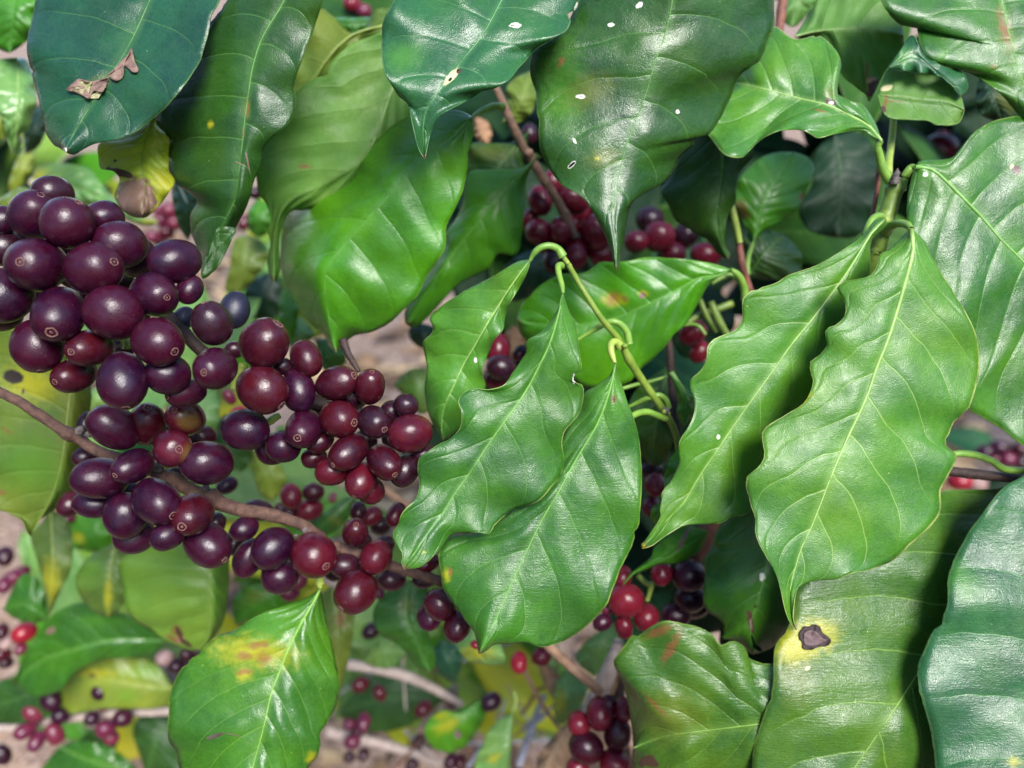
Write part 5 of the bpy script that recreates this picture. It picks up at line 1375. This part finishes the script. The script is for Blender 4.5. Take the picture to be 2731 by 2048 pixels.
M_RED = plain_mat("reddish_bark", (0.22, 0.085, 0.055), (0.10, 0.04, 0.03), 0.6, 220, 0.6, 0.0006, 0.3)
M_BUD = plain_mat("dry_bud", (0.17, 0.14, 0.13), (0.06, 0.05, 0.05), 0.7, 700, 0.8, 0.0006, 0.25)
BG_ = 'woody branches of the coffee shrub'


def bud(parent, x, y, z, r, mat=M_BUD, seed=1):
    """a small scaly bud or leaf scar sitting on a branch node"""
    c = world(x, y, z)
    verts, faces = [], []
    nu, nv = 10, 6
    rr = r * z / FPX
    for i in range(nv + 1):
        th = math.pi * i / nv
        for j in range(nu):
            a = 2 * math.pi * j / nu
            d = Vector((math.sin(th) * math.cos(a), math.sin(th) * math.sin(a), math.cos(th)))
            k_ = 1 + .55 * noise.noise(d * 2.2 + Vector((seed, 0, 0)))
            verts.append(c + d * rr * k_)
    for i in range(nv):
        for j in range(nu):
            faces.append((i * nu + j, i * nu + (j + 1) % nu, (i + 1) * nu + (j + 1) % nu, (i + 1) * nu + j))
    return mesh_obj('bud_scar', verts, faces, mat, parent, loc=c.copy())


o = tag(pxtube('coffee_branch', 'D -60,850 100,925 250,1020 380,1108 450,1140 560,1215 700,1262 850,1315 1000,1388 1200,1485 1400,1565 1600,1600 1790,1662 G 1900,325 2000,360 2120,400 H 300,430 400,470 550,515 700,565 900,650', [.262, .268, .276, .282, .290], [13, 14, 15, 19, 17, 15, 14, 13], M_BARK, jitter=.17, seg=14,
        knots=((.16, .45, .012), (.36, .35, .014), (.44, .55, .012), (.66, .45, .014), (.60, -.1, .02)), sub=10), 'bark-brown branch carrying the lower cherries, running from the edge under the leaves', 'branch', BG_)
for i, (x, y, zz, r) in enumerate((('D', 470, 1100, 26), ('D', 520, 1125, 22), ('D', 935, 1320, 30), ('D', 1215, 1440, 22), ('D', 1225, 1475, 20), ('g', 790, 600, 40), ('g', 700, 660, 22))):
    t = TILES[x]
    bud(o, t[0] + y * t[2], t[1] + zz * t[2], .262 + .003 * i, r * t[2], seed=i)
tag(pxtube('coffee_branch', 'D 900,330 1000,440 1090,530 1200,640 1330,720 1480,800 1700,900 1950,960 2150,1000', [.266, .262, .264, .268, .277, .285], [19, 18, 17, 15, 14, 13], M_BARKD, jitter=.10, seg=12), 'dark branch inside the big purple bunch with a pale scraped streak', 'branch', BG_)
o = tag(pxtube('coffee_branch', 'B 990,480 1035,570 1075,660 1120,760 1180,885 1230,960 1300,1070 1345,1140 1405,1245 1480,1400', [.335, .338, .345, .352, .360], [10, 11, 12, 12, 12, 10], M_BROWN, jitter=.10, seg=12, knots=((.45, .35, .02), (.62, .3, .02), (.86, .35, .03))), 'light brown stem running down beside the largest leaf into the shaded cherries', 'branch', BG_)
bud(o, *pts('B 1205,905')[0], .342, 12, M_BARKL, 3)
o = tag(pxtube('green_shoot', 'E 1380,35 1435,120 1490,215 1560,330 1640,450 1720,545 1755,600 1800,690 1870,800 1940,900 2010,1000 2070,1120 2100,1300', [.258, .262, .270, .280, .29], [7, 7.5, 8, 8.5, 11, 10.5, 10, 9, 9], M_SHOOTY, jitter=.04, seg=12, knots=((.49, .22, .015),)), 'yellow-green jointed shoot slanting down from the arched leaf stalks', 'shoot', 'green shoots')
bud(o, *pts('E 2018,985')[0], .278, 9, M_BUD, 5)
bud(o, *pts('E 1770,605')[0], .266, 8, M_SHOOTY, 6)
o = tag(pxtube('green_shoot', 'C 1460,1070 1440,1150 1415,1230 1390,1300 1370,1380 1350,1470 F 1335,60 1320,160 1290,300 1240,500', [.276, .277, .28, .29], [19, 22, 21, 20, 19, 18, 18], M_SHOOT, jitter=.05, seg=14, knots=((.05, .25, .03), (.27, .35, .03))), 'upright thick green shoot tip with a dry bud between two leaf stalks', 'shoot', 'green shoots')
tag(pxtube('dry_bud_tip', 'C 1448,1085 1452,1050 1462,1020 1466,992', [.272, .270], [13, 12, 8, 2], M_BUD, o, jitter=.3, seg=9), None)
bud(o, *pts('C 1395,1303')[0], .272, 9, M_STALKY, 8)
tag(pxtube('twig', 'C 1310,1300 1330,1210 1347,1110 1350,1040 1360,960', [.285, .284], [5, 6, 7, 6], M_RED, seg=8, jitter=.08), 'thin reddish twig standing close beside the thick green shoot tip', 'twig', 'thin twigs')
tag(pxtube('twig', 'o 190,880 235,1130 265,1320 290,1480 330,1640 380,1800', [.315, .318, .325], [8, 9, 10, 11], M_RED, seg=9, jitter=.08), 'slender twig, yellow above and red-brown below, under the hooked leaf tip', 'twig', 'thin twigs')
tag(pxtube('leaf_stalk', 'o 190,880 212,1010 245,1160 268,1280', [.3125, .3155], [7, 9, 8], M_STALKY, seg=9), 'pale yellow stalk lying along the slender red-brown twig', 'stalk', 'bare leaf stalks')
tag(pxtube('twig', 'F 1650,1320 1800,1345 1950,1362 2100,1378 2300,1390', [.285, .285, .29], [12, 14, 13, 14], M_BARKD, seg=10, jitter=.06), 'dark brown twig leaving at the edge below the ribbed edge leaf', 'twig', 'thin twigs')
tag(pxtube('leaf_stalk', 'F 1740,1255 1830,1238 1930,1248 2020,1280 2100,1330 2230,1340', [.280, .283], [9, 10, 10], M_STALK, seg=9), 'green stalk curving over the dark brown twig at the edge', 'stalk', 'bare leaf stalks')
tag(pxtube('twig', 'j 1590,650 1610,900 1625,1100 1640,1300 1660,1500 1680,1750', [.31, .312, .31], [8, 11, 13, 14], M_BARKD, seg=9, jitter=.08), 'shadowy dark upright twig behind the end of the yellow-green shoot', 'twig', 'thin twigs')
for lab, path, z, r, m_ in (
    ('looped pale green stalk arching over the joint of the shoot', 'j 690,770 830,680 960,608 1050,580 1130,610 1190,690 1210,800', [.272, .268, .270], [4, 8, 9, 10], M_STALK),
    ('short pale stalk bent beside the lower end of the shoot', 'j 1180,1430 1300,1375 1400,1330 1500,1305 1570,1350 1600,1430', [.285, .280, .282], [4, 7, 8, 8], M_STALK),
    ('thick pale stalk joining the shoot from the heart-shaped leaf side', 'j 1220,1520 1300,1480 1390,1470 1480,1500 1570,1535', [.272, .276, .28], [9, 9, 9], M_STALK),
    ('thin stalk crossing behind the shoot to the dark twig', 'j 1140,1240 1280,1200 1400,1175 1570,1125', [.30, .305], [5, 5, 4], M_STALK),
    ('green stalk in front of the shadowed red cherry', 'j 1900,360 1950,470 2000,560 2080,680', [.325, .325], [8, 9, 9], M_SHOOT),
    ('double green stalk beside the shadowed red cherry', 'j 2010,380 2060,500 2130,640 2180,720', [.322, .322], [10, 11, 9], M_SHOOT),
    ('olive stalk reaching across to the apple green leaf', 'j 1780,590 1900,520 2050,470 2230,400', [.33, .33], [8, 10, 10], M_SHOOT),
    ('pale hooked stalk over the shadowed red cherry', 'j 1730,620 1820,605 1900,630 1960,710', [.33, .328], [4, 5, 5], M_STALK),
    ('slack green stalk falling from the dark twig to the folded leaf', 'j 1620,1080 1680,1170 1740,1270 1790,1360', [.30, .296], [8, 7, 5], M_STALK),
    ('second pale stalk under the stalk of the orange-blotched leaf', 'F 370,235 430,200 490,185 540,230', [.307, .308], [5, 7, 7], M_STALK),
    ('dark little stalk hanging from the folded leaf tip to the middle bunch', 'e 1340,200 1390,330 1440,420 1500,520', [.272, .27], [12, 9, 7], M_BARKD),
    ('yellow-green stalk stub over the blotched leaf', 'G 1885,470 1882,520 1888,575', [.286, .286], [11, 12, 12], M_STALKY),
):
    tag(pxtube('leaf_stalk', path, z, r, m_, seg=9, jitter=.04), lab, 'stalk', 'bare leaf stalks')
for lab, path, z, r, m_ in (
    ('reddish brown twig at the top beside the largest leaf', 'C 800,-60 785,30 770,150 755,220', [.34, .342], [12, 13, 12], M_RED),
    ('reddish brown branch crossing under the apple green leaf', 'k 1420,560 1300,740 1200,880 1100,1060 1040,1200', [.345, .345], [26, 26, 22], M_RED),
    ('tan branch below the heart-shaped leaf running to a fork', 'm 480,330 640,490 760,600 900,720 1040,840 1100,900', [.345, .35, .355], [12, 13, 13, 14], M_BARKL),
    ('pale peeling branch rising from the fork behind the bottom bunch', 'm 1290,400 1230,600 1170,760 1080,960 980,1150', [.37, .372, .38], [14, 22, 26, 22], M_BARKP),
    ('tan branch behind the bottom bunch', 'm 1330,620 1310,800 1290,1000 1300,1300 1380,1700', [.385, .385], [10, 16, 18, 18], M_BARKD),
    ('long grey-tan twig lying across the bottom gap', 'l 120,620 290,635 500,665 700,705 900,765 1050,830 1250,940 1410,1030', [.49, .50, .52], [13, 14, 14, 12, 8], M_BARKP),
    ('lower grey-tan twig parallel to the long one', 'l 60,1290 160,1315 400,1375 600,1410 900,1500 1050,1560 1180,1620', [.57, .58, .60], [14, 14, 13, 12, 9], M_BARKP),
    ('whitish twig bearing the small rosy cherries', 'h -60,1270 100,1255 300,1225 600,1180 800,1150 1050,1120 1300,1105 1500,1100 1700,1095', [.52, .515, .52], [12, 12, 11, 11], M_BARKP),
    ('thin straw-coloured twig slanting down from the scarlet cherry', 'm 360,670 430,830 500,960 580,1090 720,1280', [.44, .45, .46], [6, 6, 5], M_BARKL),
    ('bluish grey dead twig standing in the litter', 'm 560,930 500,1080 430,1270 380,1420 310,1620', [.50, .50], [7, 9, 10, 11], M_BARKG),
    ('crooked grey twig crossing the dead twig', 'm 340,1290 430,1200 520,1170 620,1060', [.53, .52], [6, 7, 5], M_BARKG),
    ('thin brown twig among the dry litter', 'm 330,1130 420,1010 480,900 600,840', [.53, .53], [4, 5, 4], M_RED),
    ('fine grey twig leaning by the upright pale leaf', 'l 1470,1640 1540,1540 1640,1400 1720,1300', [.50, .50], [6, 6, 4], M_BARKG),
    ('pale twig under the middle bunch leading to the red cherry', 'g 1560,200 1660,270 1760,340 1860,400', [.40, .40], [10, 11, 10], M_BARKL),
    ('pale peeling stick beside the dark maroon pointed cherry', 'g 960,1040 1060,1100 1180,1180 1350,1330', [.40, .40], [16, 18, 14], M_BARKP),
):
    tag(pxtube('twig', path, z, r, m_, seg=10, jitter=.10), lab, 'twig', 'bare twigs low in the shrub')
# pale green fruit stalks showing in gaps of the bunches
for i, (lab, path, z, r) in enumerate((
    ('short green fruit stalk under the biggest brown-maroon cherry', 'e 590,1040 650,990 720,950', [.262, .265], [9, 11, 9]),
    ('green fruit stalk between the two big brown-maroon cherries', 'e 270,690 285,620 340,520 370,440', [.258, .258], [10, 11, 12]),
    ('pale bitten fruit stalk in the middle of the big bunch', 'd 590,170 650,205 700,245', [.238, .24], [7, 8, 6]),
    ('green fruit stalk showing through the big bunch near its centre', 'd 1200,800 1240,800 1260,830', [.246, .248], [14, 16, 12]),
    ('green nub between the plump cherry and the top row', 'c 230,1180 250,1230 290,1240', [.24, .242], [10, 13, 9]),
    ('thin green fruit stalk in the cluster by the scarred leaf', 'k 560,1230 640,1310 690,1330 650,1480', [.33, .33], [7, 7, 6]),
)):
    tag(pxtube('fruit_stalk', path, z, r, M_STALKY if i != 2 else M_BARKL, seg=8, jitter=.2), lab, 'fruit stalk', 'fruit stalks')
# dry leaves low down
leaf('crumpled tan dry leaf behind the bottom bunch', 'm 1000,1000 850,1200 700,1400 560,1700', 'm 1000,1000 900,1060 780,1200 600,1400 480,1600 560,1720', 'm 1000,1000 950,1250 900,1500 800,1720 560,1725', [.42, .42, .41], 'dry', (), rib=4, rough=.7, spec=.15, edge=0, vein=.3, wave=.006, quilt=.002, group='dry leaves', name='dry_leaf')
leaf('narrow dry leaf hanging folded beside the straw-coloured twig', 'm 540,620 600,780 650,960', 'm 540,620 520,700 570,850 650,970', 'm 540,620 640,680 690,820 650,970', [.45, .45, .45], 'dry', (), rib=0, rough=.7, spec=.15, edge=0, group='dry leaves')
leaf('pale dry leaf stuck in the fork of the tan branch', 'm 1260,560 1180,760 1080,960', 'm 1260,560 1180,650 1060,800 1080,970', 'm 1260,560 1290,740 1230,950 1080,970', [.375, .378, .38], 'dry', (), rib=0, rough=.7, spec=.15, edge=0, group='dry leaves')
leaf('pinkish dry leaf standing below the arching leaf stalk', 'B 890,690 930,780 960,850', 'B 890,690 880,740 900,820 960,855', 'B 890,690 960,720 985,800 960,855', [.42, .42, .42], 'dry', (), rib=0, rough=.7, spec=.15, edge=0, group='dry leaves')
leaf('greyish dry leaf tip between the slim and the bitten leaf', 'E 1110,480 1120,600 1120,700', 'E 1110,480 1050,560 1080,650 1120,705', 'E 1110,480 1180,540 1175,610 1120,705', [.38, .38, .38], 'dry', (), rib=0, rough=.7, spec=.15, edge=0, group='dry leaves')

rt = random.Random(8)
for i in range(14):
    x, y, z = rt.uniform(900, 1650), rt.uniform(1650, 2050), rt.uniform(.5, .72)
    a, L = rt.uniform(0, 3.14), rt.uniform(90, 220)
    P3 = [world(x + math.cos(a) * L * q + rt.uniform(-10, 10), y + math.sin(a) * L * q + rt.uniform(-10, 10), z + rt.uniform(-.02, .02)) for q in (-1, -.4, .2, 1)]
    tag(tube('twig', P3, [rt.uniform(.0006, .0016), rt.uniform(.0005, .0012)], rt.choice((M_BARKL, M_BARKP, M_BARKG, M_RED)), None, seg=7, jitter=.12), 'thin dead twig lying crosswise in the blurred litter under the shrub', 'twig', 'dead twigs in the litter')

sh = [q for q in bpy.data.objects if q.name == 'green_shoot'][0]
for x, y, r_ in ((1432, 112, 7), (1448, 128, 5), (1764, 598, 6), (2004, 990, 7), (2026, 1000, 6)):
    q = pts('E %d,%d' % (x, y))[0]
    bud(sh, q[0], q[1], .2585 + .02 * (x - 1432) / 590, r_, M_STALKY, x)
# ------------------------------------------------------------------ sandy ground with grit
def ground():
    m, T = new_mat("sandy_soil")
    tc = T.n('ShaderNodeTexCoord').outputs['Object']
    big = T.noise(tc, 2.2, 5, 0.6)
    mid_ = T.m('ADD', T.m('MULTIPLY', T.noise(tc, 26, 5, 0.65), .5), T.m('MULTIPLY', T.noise(tc, 7, 5, 0.7), .5))
    grit = T.voro(tc, 210, 'F1')
    gcol = T.voro(tc, 210, 'F1', 'Color')
    col = T.mix(T.mr(big, .35, .65), (0.31, 0.19, 0.115), (0.21, 0.135, 0.09))
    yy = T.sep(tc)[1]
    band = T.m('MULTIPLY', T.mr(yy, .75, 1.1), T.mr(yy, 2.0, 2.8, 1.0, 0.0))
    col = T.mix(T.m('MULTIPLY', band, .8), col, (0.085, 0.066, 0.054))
    col = T.mix(T.mr(mid_, .40, .62, 0, .8), col, (0.16, 0.10, 0.08))
    col = T.mix(T.m('MULTIPLY', T.m('GREATER_THAN', T.sep(gcol)[0], .62), .55), col, (0.46, 0.34, 0.27))
    col = T.mix(T.m('MULTIPLY', T.m('LESS_THAN', T.sep(gcol)[1], .25), .6), col, (0.12, 0.08, 0.065))
    pr = T.n('ShaderNodeBsdfPrincipled')
    T.set(pr.inputs['Base Color'], col)
    pr.inputs['Roughness'].default_value = .85
    h = T.m('ADD', T.m('MULTIPLY', grit, -1.2), T.m('MULTIPLY', mid_, 1.5))
    T.set(pr.inputs['Normal'], T.bump(h, .9, .004))
    out = T.n('ShaderNodeOutputMaterial')
    T.set(out.inputs[0], pr.outputs[0])
    verts, faces = [], []
    xs = [-80, -30, -12, -6, -3, -2, -1.5] + [-1.2 + .08 * i for i in range(31)] + [1.5, 2, 3, 6, 12, 30, 80]
    ys = [-80, -30, -10, -3, -1, -.4] + [-.1 + .08 * i for i in range(36)] + [3.2, 4, 6, 10, 20, 40, 100, 200]
    for y in ys:
        for x in xs:
            near = 1 if abs(x) < 3 and -1 < y < 4 else 0
            verts.append((x, y, near * (.03 * noise.noise((x * 2.1, y * 2.1, 0)) + .012 * noise.noise((x * 7, y * 7, 4)))))
    n = len(xs)
    for i in range(len(ys) - 1):
        for j in range(n - 1):
            faces.append((i * n + j, i * n + j + 1, (i + 1) * n + j + 1, (i + 1) * n + j))
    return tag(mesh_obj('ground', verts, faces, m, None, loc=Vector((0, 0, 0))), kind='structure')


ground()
# loose grit and small stones on the soil: too many to count
rg = random.Random(3)
verts, faces = [], []
for _ in range(2600):
    x, y = rg.uniform(-.75, .55), rg.uniform(.25, 1.5)
    s = rg.uniform(.0012, .0042) * (2.2 if rg.random() < .04 else 1)
    z = .03 * noise.noise((x * 2.1, y * 2.1, 0)) + .012 * noise.noise((x * 7, y * 7, 4))
    b = len(verts)
    for d in ((1, 0, 0), (0, 1, 0), (-1, 0, 0), (0, -1, 0), (.2, .1, .9), (0, 0, -.6)):
        verts.append((x + (d[0] + rg.uniform(-.3, .3)) * s, y + (d[1] + rg.uniform(-.3, .3)) * s, z + (d[2] + rg.uniform(-.2, .2)) * s))
    for q in ((0, 1, 4), (1, 2, 4), (2, 3, 4), (3, 0, 4), (1, 0, 5), (2, 1, 5), (3, 2, 5), (0, 3, 5)):
        faces.append(tuple(b + i for i in q))
tag(mesh_obj('grit', verts, faces, plain_mat("grit_stone", (0.40, 0.29, 0.23), (0.20, 0.14, 0.115), .8, 120, .4, .001), None, loc=Vector((0, 0, 0)), smooth=False), 'loose sandy grit and little stones scattered on the soil', 'grit', kind='stuff')

# dead leaf scraps strewn over the soil
rl = random.Random(9)
verts, faces, fm = [], [], []
for _ in range(2300):
    y = .35 + 2.2 * rl.random() ** 1.6
    x = rl.uniform(-.75, .75) * max(.6, y)
    L = rl.uniform(.012, .06) * (1 + 1.1 * (y > .95))
    a = rl.uniform(0, 6.283)
    z = .03 * noise.noise((x * 2.1, y * 2.1, 0)) + .012 * noise.noise((x * 7, y * 7, 4)) + rl.uniform(.001, .008)
    ca, sa = math.cos(a), math.sin(a)
    b = len(verts)
    for t, wd in ((-.5, 0), (-.15, .2), (.2, .17), (.5, 0)):
        for sg in ((1, -1) if wd else (0,)):
            px_, py_ = t * L, sg * wd * L * rl.uniform(.7, 1.3)
            verts.append((x + px_ * ca - py_ * sa, y + px_ * sa + py_ * ca, z + rl.uniform(-.1, .22) * L * .5))
    faces += [(b, b + 1, b + 2), (b + 1, b + 3, b + 4, b + 2), (b + 3, b + 5, b + 4)]
    fm += [rl.randrange(3)] * 3
lit = [plain_mat("litter_%d" % i, c, tuple(q * .5 for q in c), .75, 60, .4, .001, .2) for i, c in enumerate(((.26, .16, .085), (.10, .062, .04), (.42, .30, .17)))]
tag(mesh_obj('leaf_litter', verts, faces, None, None, loc=Vector((0, 0, 0)), mats=lit, fmat=fm), 'brown dead leaf scraps strewn over the soil under the shrub', 'leaf litter', kind='stuff')
# ------------------------------------------------------------------ unseen coffee rows, added to block bright horizon from leaf reflections
rh = random.Random(21)
M_BLOCKER_ROW = plain_mat("added_row_leaf", (0.030, 0.090, 0.018), (0.014, 0.048, 0.014), 0.4, 9, 0.2, 0.002, 0.4)
BLOCKER_ROWS = (('unseen dense coffee row added across from the shrub to block low sky', (-2.6, 2.6, -1.9, -.9, 1.75, 5200)),
        ('unseen added coffee row blocking the horizon on the side of the black-spotted leaf', (-2.8, -1.15, -.85, .95, 1.6, 3800)),
        ('unseen added coffee row blocking the horizon on the side of the corner leaf', (1.15, 2.8, -.85, .95, 1.6, 3800)))
for lab, (x0, x1, y0, y1, z1, n) in BLOCKER_ROWS:
    verts, faces = [], []
    for _ in range(n):
        x, y = rh.uniform(x0, x1), rh.uniform(y0, y1)
        z = rh.uniform(.12, z1 * (.82 + .18 * math.sin(x * 3.1 + y)))
        L = rh.uniform(.09, .17)
        a = rh.uniform(0, 6.283)
        ax = Vector((math.cos(a), math.sin(a), rh.uniform(-.9, .1))).normalized()
        sd_ = ax.cross(Vector((rh.uniform(-.5, .5), rh.uniform(-.5, .5), 1))).normalized()
        nr = sd_.cross(ax)
        c = Vector((x, y, z))
        b = len(verts)
        for t, wd in ((0, 0), (.3, .19), (.65, .17), (1, 0)):
            o_ = c + ax * (t - .5) * L - nr * (.12 * L * (2 * t - 1) ** 2)
            if wd == 0:
                verts.append(o_)
            else:
                verts.append(o_ + sd_ * wd * L); verts.append(o_ - sd_ * wd * L)
        faces += [(b, b + 1, b + 2), (b + 1, b + 3, b + 4, b + 2), (b + 3, b + 5, b + 4)]
    tag(mesh_obj('added_coffee_row', verts, faces, M_BLOCKER_ROW, None, loc=Vector(((x0 + x1) / 2, (y0 + y1) / 2, 0))), lab, 'coffee row', kind='stuff')
